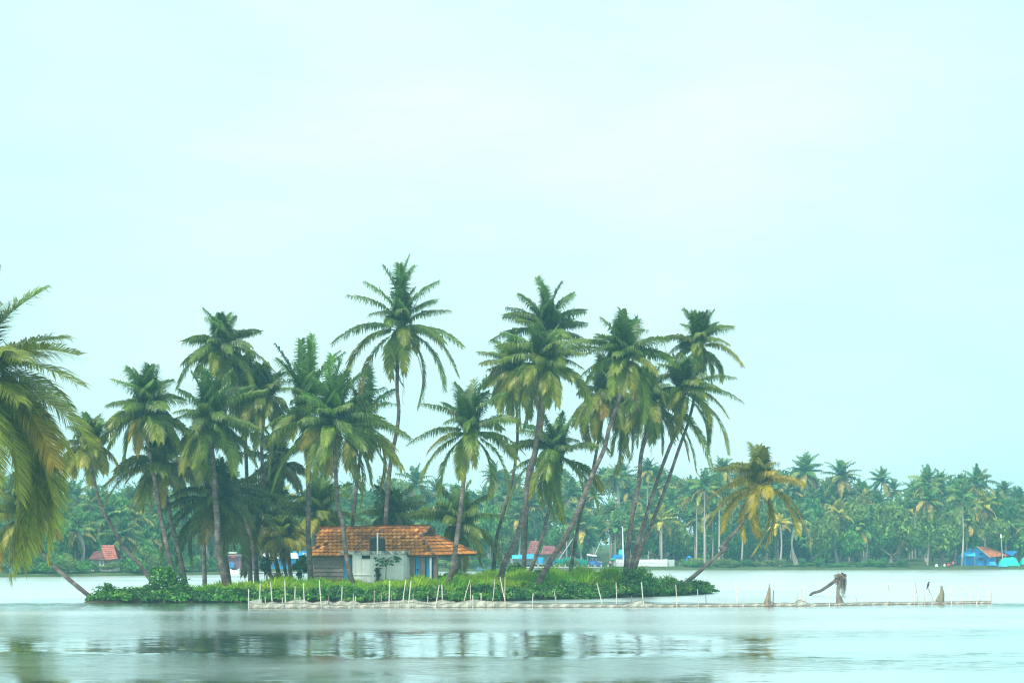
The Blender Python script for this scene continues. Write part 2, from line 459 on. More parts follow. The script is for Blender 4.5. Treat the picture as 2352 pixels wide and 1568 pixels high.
def frond(mb, P0, P1, P2, nl, Lm, hang, cb, ct, rng, width=0.085, rr=0.035, roll=0.0, start=0.15, rachis=True, lift=0.3, ragged=0.0):
    """one feather leaf: a curved midrib with two rows of drooping leaflets"""
    t = np.linspace(start, 1.0, nl)
    def B(t): t = t[:, None]; return (1 - t) ** 2 * P0 + 2 * t * (1 - t) * P1 + t * t * P2
    def T_(t): t = t[:, None]; return norm(2 * (1 - t) * (P1 - P0) + 2 * t * (P2 - P1))
    S = np.cross(P1 - P0, P2 - P0)
    if np.linalg.norm(S) < 1e-3: S = np.array([rng.normal(), rng.normal(), 0.1])
    S = S / np.linalg.norm(S)
    u = (t - start) / (1 - start)
    pos, T = B(t), T_(t)
    Nn = norm(np.cross(np.broadcast_to(S, T.shape), T))
    if Nn[:, 2].mean() < 0:
        Nn = -Nn
    ang = roll * u
    Sx = S[None] * np.cos(ang)[:, None] + Nn * np.sin(ang)[:, None]
    Nx = Nn * np.cos(ang)[:, None] - S[None] * np.sin(ang)[:, None]
    prof = np.interp(u, [0, .12, .4, .75, 1], [.5, .85, 1, .88, .5]) * Lm
    sweep = np.radians(np.interp(u, [0, .6, 1], [18, 38, 56]))
    down = np.array([0, 0, -1.0])
    V, Q, Tr, Cq = [], [], [], []
    base = 0
    for s in (-1.0, 1.0):
        ln = prof * rng.uniform(0.82, 1.12, nl)
        if ragged: ln *= np.where(rng.random(nl) < ragged, rng.uniform(0.1, 0.5, nl), 1)
        d0 = norm(s * Sx * np.cos(sweep)[:, None] + T * np.sin(sweep)[:, None] + Nx * (lift + rng.normal(0, .1, nl))[:, None])
        h = (hang * rng.uniform(0.75, 1.25, nl) * (1 - 0.5 * T[:, 2] ** 2))[:, None]
        mid = pos + ln[:, None] * 0.5 * norm(d0 + down * h * 0.45)
        tip = mid + ln[:, None] * 0.52 * norm(d0 * np.maximum(1 - h, 0.05) + down * h * 1.15)
        w = norm(T - d0 * (T * d0).sum(1, keepdims=True)) * (width * 0.5 * np.interp(u, [0, .3, 1], [.8, 1, .6]))[:, None]
        v = np.stack([pos - w * .6, pos + w * .6, mid + w, mid - w, tip], 1).reshape(-1, 3)
        i = np.arange(nl) * 5 + base
        V.append(v)
        Q.append(np.stack([i, i + 1, i + 2, i + 3], 1)); Tr.append(np.stack([i + 3, i + 2, i + 4], 1))
        k = np.clip(u ** 1.6 * 0.9 + rng.normal(0, .12, nl), 0, 1)[:, None]
        Cq.append((cb * (1 - k) + ct * k) * rng.uniform(0.6, 1.4, nl)[:, None])
        base += nl * 5
    cq = np.concatenate(Cq)
    mb.add_np(np.concatenate(V), np.concatenate(Q), np.concatenate(Tr), cq, cq * 0.95)
    if rachis:
        tt = np.linspace(0, 0.97, 9)
        rc = np.clip(cb * 1.5 + np.array([0.06, 0.055, 0.005]), 0, 0.5)
        mb.tube(B(tt), np.linspace(rr, rr * 0.25, 9), 4, rc, cap=False)

def ctrl(P0, P2, rng, extra=0.0):
    v = P2 - P0
    L = np.linalg.norm(v)
    h = np.array([v[0], v[1], 0.0]); hl = np.linalg.norm(h)
    if hl < 0.12 * L:
        a = rng.uniform(0, 2 * math.pi); h = np.array([math.cos(a), math.sin(a), 0])
    else:
        h = h / hl
    e = math.atan2(v[2], hl)
    e0 = min(e + math.radians(rng.uniform(34, 62) + extra), math.radians(88))
    if e > 1.15: e0 = min(e + math.radians(rng.uniform(10, 24)), math.radians(98))
    return P0 + L * 0.52 * (h * math.cos(e0) + np.array([0, 0, math.sin(e0)]))

def frond_colors(elev, tone, rng):
    tone = tone * (0.45 if elev > 0.35 else 1.0)
    """young leaves stand up green, old ones hang yellowing"""
    r = rng.random()
    if elev > 0.55:
        cb = G_DARK * (1 - r) + G_MID * r
        ct = G_MID * 0.6 + G_NEW * 0.4 if rng.random() < 0.5 else cb
        if rng.random() < 0.25: cb, ct = G_MID, G_NEW
    elif elev > -0.25:
        cb = G_DARK * (1 - r) + G_MID * r
        ct = cb * 0.35 + OLIVE * 0.65
    else:
        cb = G_MID * (1 - r * .45) + OLIVE * r * .45
        q = rng.random()
        ct = OLIVE * (1 - q * .7) + YELL * q * 0.45 if q < 0.88 else ORNG * .5 + OLIVE * .4
    cb = cb * (1 - tone) + YELL * tone * (0.75 if elev < 0.5 else 0.3)
    ct = ct * (1 - tone) + (YELL * .75 + ORNG * .25) * tone
    return cb, ct

def smooth_curve(pts, n):
    pts = np.asarray(pts, float)
    d = np.r_[0, np.cumsum(np.linalg.norm(np.diff(pts, axis=0), axis=1))]
    s = np.linspace(0, d[-1], n)
    m = np.gradient(pts, d, axis=0, edge_order=1)
    out = np.empty((n, pts.shape[1]))
    for q, x in enumerate(s):
        i = min(np.searchsorted(d, x, 'right') - 1, len(pts) - 2)
        h = d[i + 1] - d[i]; t = (x - d[i]) / h
        out[q] = ((2 * t ** 3 - 3 * t ** 2 + 1) * pts[i] + (t ** 3 - 2 * t ** 2 + t) * h * m[i]
                  + (-2 * t ** 3 + 3 * t ** 2) * pts[i + 1] + (t ** 3 - t ** 2) * h * m[i + 1])
    return out

ISLAND_PALMS = 'coconut palms growing on the island'

def palm(label, view, centre, tips, trunk, Y, Yc=None, L=4.9, fill=12, r0=0.22, r1=0.145, tone=0.0, dead=(), coco=True,
         seed=1, group=ISLAND_PALMS, leaf=1.0, hang=0.7, shade=1.0, ground=None, name='coconut_palm', skirt=0, nl=84, fillx=0.75, lw=0.112, fillx0=None):  # shade scales leaf colour; crowns overshadowed by neighbours have that shade painted in
    rng = np.random.default_rng(seed)
    Yc = Yc or Y
    def px(p, dv=view):
        if isinstance(p[0], str): return D(p[0], p[1], p[2])
        return D(dv, p[0], p[1])
    cpx = px(centre)
    C = at(*cpx, Yc)
    # trunk: given from the ground up to the crown
    tp = [px(p) for p in trunk] + [cpx]
    ks = np.linspace(0, 1, len(tp))
    P = [at(a, b, Y + (Yc - Y) * k) for (a, b), k in zip(tp, ks)]
    d = norm(P[1] - P[0])
    gz = float(ground_z(P[0][0], P[0][1])) if ground is None else ground
    if P[0][2] > gz:
        drop = (P[0][2] - gz) / max(d[2], 0.35)
        P = [P[0] - d * drop] + P
    base = P[0].copy(); base[2] = gz
    P[0] = P[0] - d * 0.3
    curve = smooth_curve(P, 30)
    s = np.linspace(0, 1, 30)
    rad = r1 + (r0 - r1) * (1 - s) ** 1.3 + 0.11 * np.exp(-s * 18) + rng.normal(0, 0.004, 30)
    root = empty(name, base, label, 'palm tree', group)
    mb = MB(); mb.tube(curve, rad, 10)
    mb.build('trunk', M['trunk'], root, smooth=True)
    # crown
    mb = MB()
    sc = Yc / F_PX
    for tpt in tips:
        flag = tpt[-1] if isinstance(tpt[-1], str) and len(tpt) > 2 and tpt[-1] in 'fb' else ''
        q = px(tpt)
        dx, dz = (q[0] - cpx[0]) * sc, -(q[1] - cpx[1]) * sc
        pl = math.hypot(dx, dz)
        Lt = L * rng.uniform(0.84, 0.98)
        dep = math.sqrt(max(Lt * Lt - pl * pl, 0)) * 0.85
        sg = -1 if flag == 'f' else (1 if flag == 'b' else rng.choice([-1, 1]))
        P2 = C + np.array([dx, sg * dep, dz]) * 1.06
        elev = dz / max(np.linalg.norm(P2 - C), .1)
        cb, ct = frond_colors(elev, tone, rng)
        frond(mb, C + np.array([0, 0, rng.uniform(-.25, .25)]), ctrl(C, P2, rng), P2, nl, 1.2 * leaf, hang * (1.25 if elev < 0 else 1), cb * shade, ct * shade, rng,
              width=lw, roll=rng.normal(0, .6), ragged=0.05)
    fill = int(fill * 1.35) + 5
    for k in range(fill):
        e = math.radians(np.interp(k / max(fill - 1, 1), [0, .35, .7, 1], [70, 32, -15, -58]) + rng.normal(0, 7))
        cx = rng.uniform(-fillx if fillx0 is None else fillx0, fillx); sg = 1 if k % 2 else -1
        az = math.acos(cx) * sg
        Lt = L * rng.uniform(0.72, 0.9)
        P2 = C + Lt * np.array([math.cos(az) * math.cos(e), math.sin(az) * math.cos(e), math.sin(e)])
        cb, ct = frond_colors(math.sin(e), tone, rng)
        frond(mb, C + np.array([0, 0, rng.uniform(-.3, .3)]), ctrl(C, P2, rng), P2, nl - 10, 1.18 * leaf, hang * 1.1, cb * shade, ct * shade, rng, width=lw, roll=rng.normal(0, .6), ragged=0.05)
    # spear leaf
    mb.tube([C, C + np.array([0.05, 0, 1.0]), C + np.array([0.12, .05, 2.0])], [0.07, 0.05, 0.01], 5, G_NEW)
    mb.build('crown', M['frond'], root)
    # fibre sheath and nuts
    if coco:
        mb = MB()
        mb.tube([C - np.array([0, 0, .55]), C, C + np.array([0, 0, .55])], [r1 * 1.1, r1 * 1.9, 0.08], 8, BROWN * 0.8)
        for k in range(11):
            a = rng.uniform(0, 2 * math.pi); rr = rng.uniform(0.28, 0.52)
            p = C + np.array([math.cos(a) * rr, math.sin(a) * rr, rng.uniform(-0.62, -0.05)])
            colr = [np.array([.10, .085, .03]), np.array([.20, .09, .03]), np.array([.08, .055, .035])][k % 3]
            mb.ball(p, rng.uniform(.10, .14), 7, 5, colr)
            mb.tube([C, p], [0.02, 0.012], 4, BROWN)
        mb.build('coconut_bunch', M['dead'], root, smooth=True)
    for k, tpt in enumerate(dead):
        q = px(tpt)
        P2 = C + np.array([(q[0] - cpx[0]) * sc, rng.uniform(-.6, .3), -(q[1] - cpx[1]) * sc])
        v = P2 - C
        P1 = C + np.array([v[0] * 0.9 + rng.choice([-.3, .3]), v[1] - .3, v[2] * 0.25])
        dk = [BROWN, BROWN * .45, ORNG * .6, BROWN * np.array([.7, .8, 1.1])][k % 4]
        mb = MB()
        frond(mb, C, P1, P2, 34, 0.75, 1.1, dk, dk * 1.25, rng, width=0.06, roll=rng.normal(0, .6), ragged=0.35)
        mb.build('dead_frond', M['dead'], root)
    if skirt:
        mb = MB()
        for k in range(skirt):
            a = 2 * math.pi * k / skirt
            P2 = C + np.array([math.cos(a) * rng.uniform(.3, .75), math.sin(a) * rng.uniform(.3, .75), -rng.uniform(1.8, 2.9)])
            P1 = C + np.array([math.cos(a) * 0.75, math.sin(a) * 0.75, -0.4])
            frond(mb, C, P1, P2, 26, 0.5, 1.2, G_DARK * .8 + BROWN * .25, OLIVE * .6, rng, width=0.07, ragged=0.2)
        mb.build('withered_skirt', M['dead'], root)
    return root

# ---- palms of the left part
palm('slender palm leaning left over the water from the left tip of the island', 'A2', (215, 1150), [(630, 930), (545, 1235), (430, 1270), (90, 900), (-40, 1080), (120, 1340), (385, 1330), (300, 800), (480, 830, 'b')],
     [('D', 203, 1366), ('Z2', 690, 1470), ('Z2', 560, 1360), ('Z2', 450, 1260), ('Z2', 370, 1140)], 147.5, 149, L=4.6, fill=12, r0=0.19, r1=0.15, tone=.25, dead=[(500, 760)], seed=3)
palm('thin yellowish palm bent left, rising from the tall bush left of the clump', 'A2', (835, 452), [(555, 600), (610, 690), (690, 690), (575, 470), (800, 190), (890, 225), (1000, 225), (960, 400), (1035, 610), (910, 625), (868, 610, 'f'), (720, 225), (950, 520)],
     [('Z2', 1370, 1410), ('Z2', 1250, 1250), (1195, 1420), (1050, 1190), (950, 1000), (880, 750), (845, 590)], 151, L=3.6, fill=7, r0=0.17, r1=0.12, tone=.22, seed=4, leaf=.9)
palm('palm with a full drooping crown, second of the clump from the left end', 'A3', (480, 590), [(75, 480), (235, 300), (275, 180), (335, 180), (500, 150), (600, 175), (650, 260), (765, 440), (905, 880), (660, 830, 'f'), (720, 560, 'f'), (365, 560, 'f'), (75, 770), (95, 880), (200, 890), (250, 1010), (440, 930, 'f'), (780, 900)],
     [('D', 397, 1321), ('Z2', 1530, 1100), (610, 1568), (560, 1250), (510, 1000), (482, 780)], 152.5, L=4.7, fill=13, seed=5)
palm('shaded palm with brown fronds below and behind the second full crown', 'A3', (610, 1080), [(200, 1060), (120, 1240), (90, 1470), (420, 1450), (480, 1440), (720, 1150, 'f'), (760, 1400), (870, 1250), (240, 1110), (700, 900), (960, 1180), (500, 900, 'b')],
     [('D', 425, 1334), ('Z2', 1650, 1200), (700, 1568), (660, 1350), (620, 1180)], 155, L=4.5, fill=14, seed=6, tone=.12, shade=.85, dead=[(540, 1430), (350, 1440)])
palm('dark dense palm with the broadest straight trunk, centre of the left clump', 'A3', (1060, 720), [(1050, 230), (900, 220), (1000, 200), (850, 430, 'b'), (815, 590, 'f'), (720, 600), (760, 880), (870, 1100), (1010, 1200, 'f'), (1110, 1210, 'f'), (1300, 1110), (1430, 1030), (1520, 870), (1500, 720), (1560, 380), (1430, 330, 'b'), (1250, 200), (1180, 420)],
     [('D', 519, 1337), ('Z2', 2010, 1200), (1130, 1568), (1110, 1300), (1090, 1000)], 152, L=4.9, fill=16, r0=0.3, r1=0.18, seed=7, shade=.9)
palm('young dark palm whose low crown hangs over the water beside the broad trunk', 'Z2', (2000, 715), [(1560, 800), (1530, 1010), (1510, 1240), (1660, 1240), (1790, 1250), (1750, 490), (1640, 690), (2340, 640), (2220, 1340), (2100, 1150, 'f'), (2350, 930), (1950, 1050, 'f'), (2470, 880), (2200, 520), ('Z4', 550, 830), ('Z4', 350, 530), ('Z4', 380, 960)],
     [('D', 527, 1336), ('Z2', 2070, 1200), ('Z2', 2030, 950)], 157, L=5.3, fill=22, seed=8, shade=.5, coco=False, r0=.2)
palm('tall palm at the back with an open crown above the dense dark plume', 'Z3', (430, 520), [(108, 385), (370, 150), (295, 165), (510, 180), (545, 300), (725, 310), (705, 500), (862, 670), (650, 760, 'b'), (40, 830), (60, 600, 'b'), (140, 450), (220, 620), (690, 840), (150, 700), (620, 330), (350, 260)],
     [('D', 589, 1327), ('Z2', 2350, 1280), ('Z2', 2300, 1050), ('Z2', 2240, 780), ('Z2', 2150, 480), ('A3', 1230, 800), ('A3', 1190, 400)], 164, L=4.6, fill=6, seed=9, fillx=.45)
palm('palm with a dark trunk and flat wide fronds behind the dense clump', 'Z3', (815, 985), [(790, 705), (690, 745), (1000, 690), (930, 680), (1040, 820), (620, 870), (575, 1150), (1020, 1000), (770, 1390, 'f'), (680, 840), (900, 1250), (660, 1300), (960, 1330)],
     [('D', 640, 1318), ('Z4', 260, 800), ('Z4', 230, 500), ('Z4', 200, 130)], 166, L=4.6, fill=12, seed=10, tone=.08, shade=.85)
palm('palm with a pale grey trunk left of the house and a ragged spiky top', 'A4', (490, 700), [(210, 50), (220, 185), (445, 5), ('Z3', 1200, 430), ('Z3', 1255, 405), (840, 125), (790, 115), (340, 480, 'f'), (40, 970), (200, 1000), (160, 1240), (650, 640, 'f'), (820, 300, 'b'), (300, 330, 'b')],
     [('D', 714, 1336), ('Z4', 640, 1100), ('Z4', 625, 800), (515, 1568), (510, 1250)], 157.5, L=5.4, fill=14, r0=.24, r1=.16, seed=11)
palm('large full palm whose trunk crosses the white house wall', 'A4', (760, 850), [(750, 160), (835, 200), (720, 290), (895, 300), (1050, 300), (1230, 460), (1350, 600), (1245, 760), (1470, 920), (1330, 1010), (1390, 1200), (1290, 1350), (1100, 1340), (1000, 1540), (960, 640, 'f'), (730, 1000, 'f'), (205, 1390), (420, 970), (38, 1000), (300, 640), (350, 1010), (560, 1240), (520, 520, 'b'), (640, 420, 'b')],
     [('D', 812, 1351), ('Z4', 1000, 1180), ('Z4', 960, 950), ('Z4', 930, 700), (800, 1568), (790, 1400), (772, 1100)], 152.5, L=5.3, fill=16, r0=.22, seed=12, dead=[(1070, 1370)])
palm('bright low palm right behind the left end of the tiled roof', 'Z4', (740, 720), [(270, 630), (520, 480), (660, 330), (870, 375), (1040, 530), (1190, 795), (450, 950), (800, 330), (990, 420, 'b'), (600, 900), (930, 900), (420, 560), (720, 400)],
     [('D', 752, 1330)], 168, L=4.9, fill=8, seed=13, tone=.2, coco=False, shade=1.25, r0=.2)
palm('small yellowing palm with curling fronds left of the grey trunk', 'Z4', (420, 905), [(272, 1010), (222, 975), (585, 860), (560, 1000), (330, 800), (200, 900), (480, 700), (620, 950), (350, 1030, 'f'), (250, 820)],
     [('D', 660, 1330), ('Z4', 410, 1170), ('Z4', 395, 1030)], 163, L=3.0, fill=6, seed=14, tone=.45, leaf=.8, coco=False, r0=.16, r1=.14)
palm('palm half hidden behind the left clump, right of the tall back one', 'Z3', (620, 860), [(480, 800), (560, 690), (640, 660), (720, 700), (790, 880), (760, 1010), (500, 1000), (560, 1120), (690, 1130)],
     [('D', 575, 1325), ('D', 570, 1180)], 169, L=4.4, fill=14, seed=41, shade=.8, tone=.08)
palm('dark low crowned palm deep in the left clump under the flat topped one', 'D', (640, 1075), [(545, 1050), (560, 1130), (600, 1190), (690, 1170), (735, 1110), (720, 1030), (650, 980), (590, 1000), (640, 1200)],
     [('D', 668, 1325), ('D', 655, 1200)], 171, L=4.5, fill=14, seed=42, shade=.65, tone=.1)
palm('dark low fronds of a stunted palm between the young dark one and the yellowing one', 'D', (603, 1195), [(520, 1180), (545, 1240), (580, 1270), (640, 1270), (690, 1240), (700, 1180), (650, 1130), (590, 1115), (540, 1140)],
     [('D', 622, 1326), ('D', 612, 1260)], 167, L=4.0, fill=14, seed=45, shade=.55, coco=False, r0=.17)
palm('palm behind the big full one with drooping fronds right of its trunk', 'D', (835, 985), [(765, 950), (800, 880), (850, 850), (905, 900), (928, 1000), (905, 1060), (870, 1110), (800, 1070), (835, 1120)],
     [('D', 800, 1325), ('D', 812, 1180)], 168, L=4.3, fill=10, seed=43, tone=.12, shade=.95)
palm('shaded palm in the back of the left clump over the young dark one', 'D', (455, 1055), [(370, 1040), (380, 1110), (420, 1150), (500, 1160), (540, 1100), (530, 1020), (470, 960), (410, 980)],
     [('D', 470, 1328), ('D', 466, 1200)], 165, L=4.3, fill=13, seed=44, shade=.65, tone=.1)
# ---- middle
palm('tallest palm of the island, standing behind the house with a wide open crown', 'Z5', (740, 690), [(820, 40), (590, 130), (440, 270), (288, 380), (500, 590, 'f'), (155, 790), (285, 950), (270, 1080), (400, 1285), (670, 1100, 'f'), (750, 1150, 'f'), (885, 1340), (1115, 1190), (1230, 1070), (1272, 815), (1120, 800), (1155, 500), (1060, 265), (1040, 400, 'b'), (865, 130), (730, 110), (640, 330, 'b'), (850, 300)],
     [('D', 879, 1325), ('D', 884, 1215), ('Z4', 1350, 560), ('Z4', 1400, 100), ('A4', 1370, 900), ('A4', 1400, 640), ('A4', 1385, 480)], 166, L=4.85, fill=5, r0=.22, r1=.15, seed=15, dead=[(950, 1350), (755, 1330)], fillx=.4)
palm('short dark palm peeping over the ridge beside the tallest trunk', 'Z4', (1400, 745), [(1250, 445), (1190, 650), (1340, 430), (1560, 450), (1650, 520), (1690, 590), (1600, 710), (1220, 800), (1470, 850), (1090, 670), (1500, 640), (1280, 560)],
     [('D', 912, 1330)], 171, L=3.6, fill=6, seed=16, coco=False, shade=.85, r0=.17)
palm('palm with a star shaped crown leaning over the right end of the tiled roof', 'A5', (800, 760), [(620, 190), (860, 165), (990, 150), (1005, 290), (1170, 330), (1310, 620), (1150, 680), (1382, 960), (1310, 1020), (1222, 1390), (1000, 1450), (850, 1115, 'f'), (500, 1475), (288, 1260), (368, 965), (135, 875), (310, 430), (500, 400), (570, 650, 'f'), (740, 300, 'b')],
     [('Z4', 1890, 1365), ('Z4', 1930, 1250), ('Z4', 1990, 900), ('Z4', 2060, 300), (768, 920)], 151, L=4.6, fill=3, seed=17, r0=.24, r1=.15, fillx=.4)
palm('low feathery palm behind the right hand porch of the house', 'Z4', (2010, 810), [(1820, 440), (1950, 430), (2110, 410), (1810, 600), (2290, 510), ('Z7', 290, 780), ('Z7', 160, 580), ('Z7', 290, 1150), ('Z7', 250, 1240), (1620, 700), (1580, 690), (1880, 960), (2360, 1110), (1700, 640), (2180, 640), (2050, 520)],
     [('D', 1041, 1322), ('Z4', 1985, 1180), ('Z4', 2000, 1000)], 167, L=4.7, fill=8, seed=18, coco=False, tone=.08, r0=.24, r1=.2, shade=1.1)
# ---- right of the house
palm('palm hidden behind the big double crown, its thin trunk left of the leaning pair', 'Z6', (370, 860), [(80, 690), (105, 790), (105, 930), (190, 560), (250, 1170), (340, 1200), (425, 1310), (485, 1200), (230, 990), (560, 1100)],
     [('D', 1133, 1312), ('Z7', 230, 950), ('Z7', 300, 700), ('Z7', 380, 380), ('Z7', 415, 100), (388, 1180)], 170, L=4.6, fill=13, seed=19, tone=.1, r0=.17, r1=.12)
palm('tall straight palm whose plume tops the big double crown', 'Z6', (645, 540), [(330, 290), (350, 350), (420, 185), (570, 48), (862, 180), (770, 85), (970, 400), (935, 415), (1000, 560), (190, 560), (300, 370), (520, 640, 'f'), (720, 620, 'f'), (960, 300), (620, 130), (700, 660, 'f'), (790, 560), (580, 250, 'b')],
     [('D', 1203, 1308), ('Z7', 495, 850), ('Z7', 512, 560), (600, 1300), (640, 900)], 169, L=4.6, fill=10, seed=20, r0=.2, r1=.15, hang=.8)
palm('big front palm of the double crown with orange coconuts and a thick leaning trunk', 'Z6', (620, 800), [(260, 760), (240, 640), (290, 510), (1075, 640), (1012, 1100), (940, 1000), (740, 990), (720, 1120), (540, 760, 'f'), (790, 780, 'f'), (250, 1010), (330, 960), (280, 1130), (440, 1280), (930, 700), (990, 570), (480, 940, 'f'), (850, 840)],
     [('D', 1151, 1323), ('Z7', 300, 1200), ('Z7', 400, 1000), ('Z7', 480, 700), ('Z7', 525, 350), (532, 1560), (560, 1390), (592, 1080), (612, 900)], 156, L=4.7, fill=14, seed=21, r0=.25, r1=.17, tone=.06, dead=[(615, 1390)])
palm('mid height palm with an open crown between the leaning trunks, trunk bent right', 'Z7', (775, 235), [(375, 130), (440, 10), (500, -60), (640, -150), (830, -160), (1125, 145), (1172, 520), (1130, 690), (840, 790), (670, 650, 'f'), (560, 570), (362, 685), (330, 410), (1000, 560), (760, 770, 'f'), (960, 60), (930, -100), (600, 330, 'f'), (330, 170)],
     [('D', 1219, 1308), ('Z7', 600, 1100), ('Z7', 660, 900), ('Z7', 720, 600), ('Z7', 745, 380)], 166, L=4.6, fill=6, seed=22, r0=.18, r1=.13, fillx=.5)
palm('front palm with a long trunk leaning far right and a dark spike on its crown', 'A6', (570, 590), [(540, 170), (592, 160), (375, 235), (430, 340, 'b'), (300, 385), (245, 550), (205, 720), (450, 870, 'f'), (480, 700, 'f'), (725, 1080), (750, 900), (905, 920), (970, 575), (915, 420), (765, 285), (690, 215), (640, 880, 'f'), (230, 820), (680, 560, 'f'), (520, 260), (620, 300)],
     [('D', 1242, 1327), ('Z7', 740, 1150), ('Z7', 870, 950), ('Z7', 1000, 650), ('Z7', 1100, 400), ('Z7', 1230, 100), (430, 1200), (510, 960), (555, 790)], 156, L=4.5, fill=10, seed=23, r0=.25, r1=.16, dead=[(700, 1060)])
palm('shaded palm with a heavy drooping crown below the spiked palm', 'A6', (385, 900), [(65, 1250), (135, 1150), (250, 1310), (240, 960), (385, 1080, 'f'), (490, 1530), (560, 1290), (430, 1360), (205, 1190), (640, 1100), (300, 1330), (620, 1380), (190, 850), (520, 1180), (690, 1010)],
     [('D', 1310, 1314), ('Z7', 1000, 740), ('Z7', 1120, 300), ('Z7', 1160, 80), (360, 1200)], 168, L=4.7, fill=14, seed=24, tone=.08, shade=.8, r0=.17, r1=.14, dead=[(450, 1330), (600, 1340)])
palm('palm with a ringed upright trunk and a black coconut stalk under its crown', 'A6', (765, 960), [(490, 1380), (560, 1400), (640, 1420), (690, 1310), (915, 900), (980, 700), (830, 690), (995, 1260), (830, 1230, 'f'), (905, 1350), (1180, 1510), (1310, 1480), (1120, 1420), (1040, 1230), (600, 1200), (1220, 1280), (700, 760, 'b')],
     [('D', 1436, 1318), ('Z7', 1440, 1000), ('Z7', 1475, 740), ('Z7', 1525, 500), ('Z7', 1570, 130), (755, 1290)], 167, L=4.7, fill=13, seed=25, r0=.24, r1=.17, shade=.85, dead=[(815, 1400)])
palm('palm with wide spreading fronds, left trunk of the leaning pair at the right bush', 'A6', (1090, 860), [(1000, 560), (955, 640), (870, 640), (880, 900), (680, 1230), (760, 1295), (900, 930, 'f'), (1515, 740), (1595, 940), (1460, 1065), (1470, 1370), (1295, 1310), (1200, 800, 'f'), (1290, 1380), (1100, 590), (960, 1000, 'f'), (1130, 680, 'b'), (1380, 850)],
     [('D', 1449, 1312), ('Z7', 1510, 1050), ('Z7', 1590, 800), ('Z7', 1700, 450), ('Z7', 1830, 100), (1040, 1200), (1080, 1000)], 168.5, L=4.7, fill=8, seed=26, tone=.06, dead=[(930, 420)])
palm('palm with a small bright crown above a withered skirt, right trunk of the pair', 'A6', (1240, 450), [(1112, 140), (1362, 150), (1410, 230), (1505, 305), (1462, 455), (1600, 610), (1420, 740), (1350, 740), (1045, 590), (1015, 475), (925, 375), (1110, 240), (1300, 170), (1180, 170)],
     [('D', 1457, 1306), ('Z7', 1540, 1100), ('Z7', 1650, 830), ('Z7', 1780, 500), ('Z7', 1900, 150), (1080, 1300), (1150, 1100), (1215, 780)], 170, L=3.7, fill=5, seed=27, tone=.1, leaf=.85, r0=.2, r1=.12, shade=1.15, skirt=11, fillx=.5)
palm('yellow orange palm leaning out to the right over the water at the island end', 'Z8', (455, 385), [(390, 90), (462, 112), (520, 185), (540, 235), (120, 465), (155, 270), (250, 245), (118, 645), (212, 685), (365, 745, 'f'), (410, 850), (492, 792), (450, 720, 'f'), (712, 705), (735, 610), (757, 372), (600, 300), (625, 335), (330, 330, 'b'), (395, 220), (500, 140)],
     [('D', 1573, 1339), ('Z7', 2060, 1300), ('Z7', 2200, 1180), ('Z7', 2350, 1040), (180, 840), (330, 650), (410, 520)], 170, L=4.1, fill=3, seed=28, tone=.68, r0=.2, r1=.14, fillx=.4)
# ------------------------------------------------------------------ the nearer bank just beyond the left edge, with its big palm
def near_bank():
    mb = MB()
    n = 26
    cx, cy = -39.5, 104.0
    rings = [(7.5, -0.5), (7.0, 0.02), (6.6, .45), (5.0, .85), (2.5, 1.0), (0.01, 1.05)]
    v, f = [], []
    for i, (r, z) in enumerate(rings):
        for j in range(n):
            a = 2 * math.pi * j / n
            k = 1 + 0.08 * math.sin(3 * a + 1) + 0.05 * math.sin(5 * a)
            v.append((cx + r * k * math.cos(a), cy + r * k * math.sin(a) * 1.5, z))
    for i in range(len(rings) - 1):
        for j in range(n):
            k = (j + 1) % n
            f.append((i * n + j, i * n + k, (i + 1) * n + k, (i + 1) * n + j))
    mb.add(v, f)
    tag(mb.build('near_bank', M['soil'], smooth=True), 'dark earth bank at the water on the near left', 'bank', kind='structure')
near_bank()
palm('big near palm with long yellowing fronds cut by the left picture edge', 'D', (-62, 905), [(74, 668), (112, 770), ('A1', 800, 1290), ('A1', 812, 1040), ('A2', 800, 400), ('A2', 395, 1370), ('A2', 185, 1440), ('A2', 520, 760), (-6, 648), (-40, 690),
      (-240, 760), (-280, 930), (-250, 1080), (-150, 1190), (-60, 1180), (20, 1230), ('A2', 60, 1540), (60, 1130), (-180, 680), ('A2', 350, 60), ('A2', 300, 1250), ('A2', 60, 1350), (40, 1010), ('A2', 470, 1100), ('A2', 130, 1200), (100, 850), (150, 965), (95, 915), (128, 1060), (60, 830), (160, 1040), (30, 800), (120, 1130), (100, 1215), (50, 1260), (20, 1100), (80, 1010)],
     [('D', -190, 1495), ('D', -150, 1300), ('D', -100, 1080)], 104, L=7.2, fill=12, seed=31, tone=.10, r0=.25, r1=.18, group='palms on the near left bank', ground=0.9, shade=1.12, leaf=1.55, hang=.42, nl=124, lw=.10, fillx=-.05, fillx0=-.95,
     dead=[('A2', 115, 1560)])
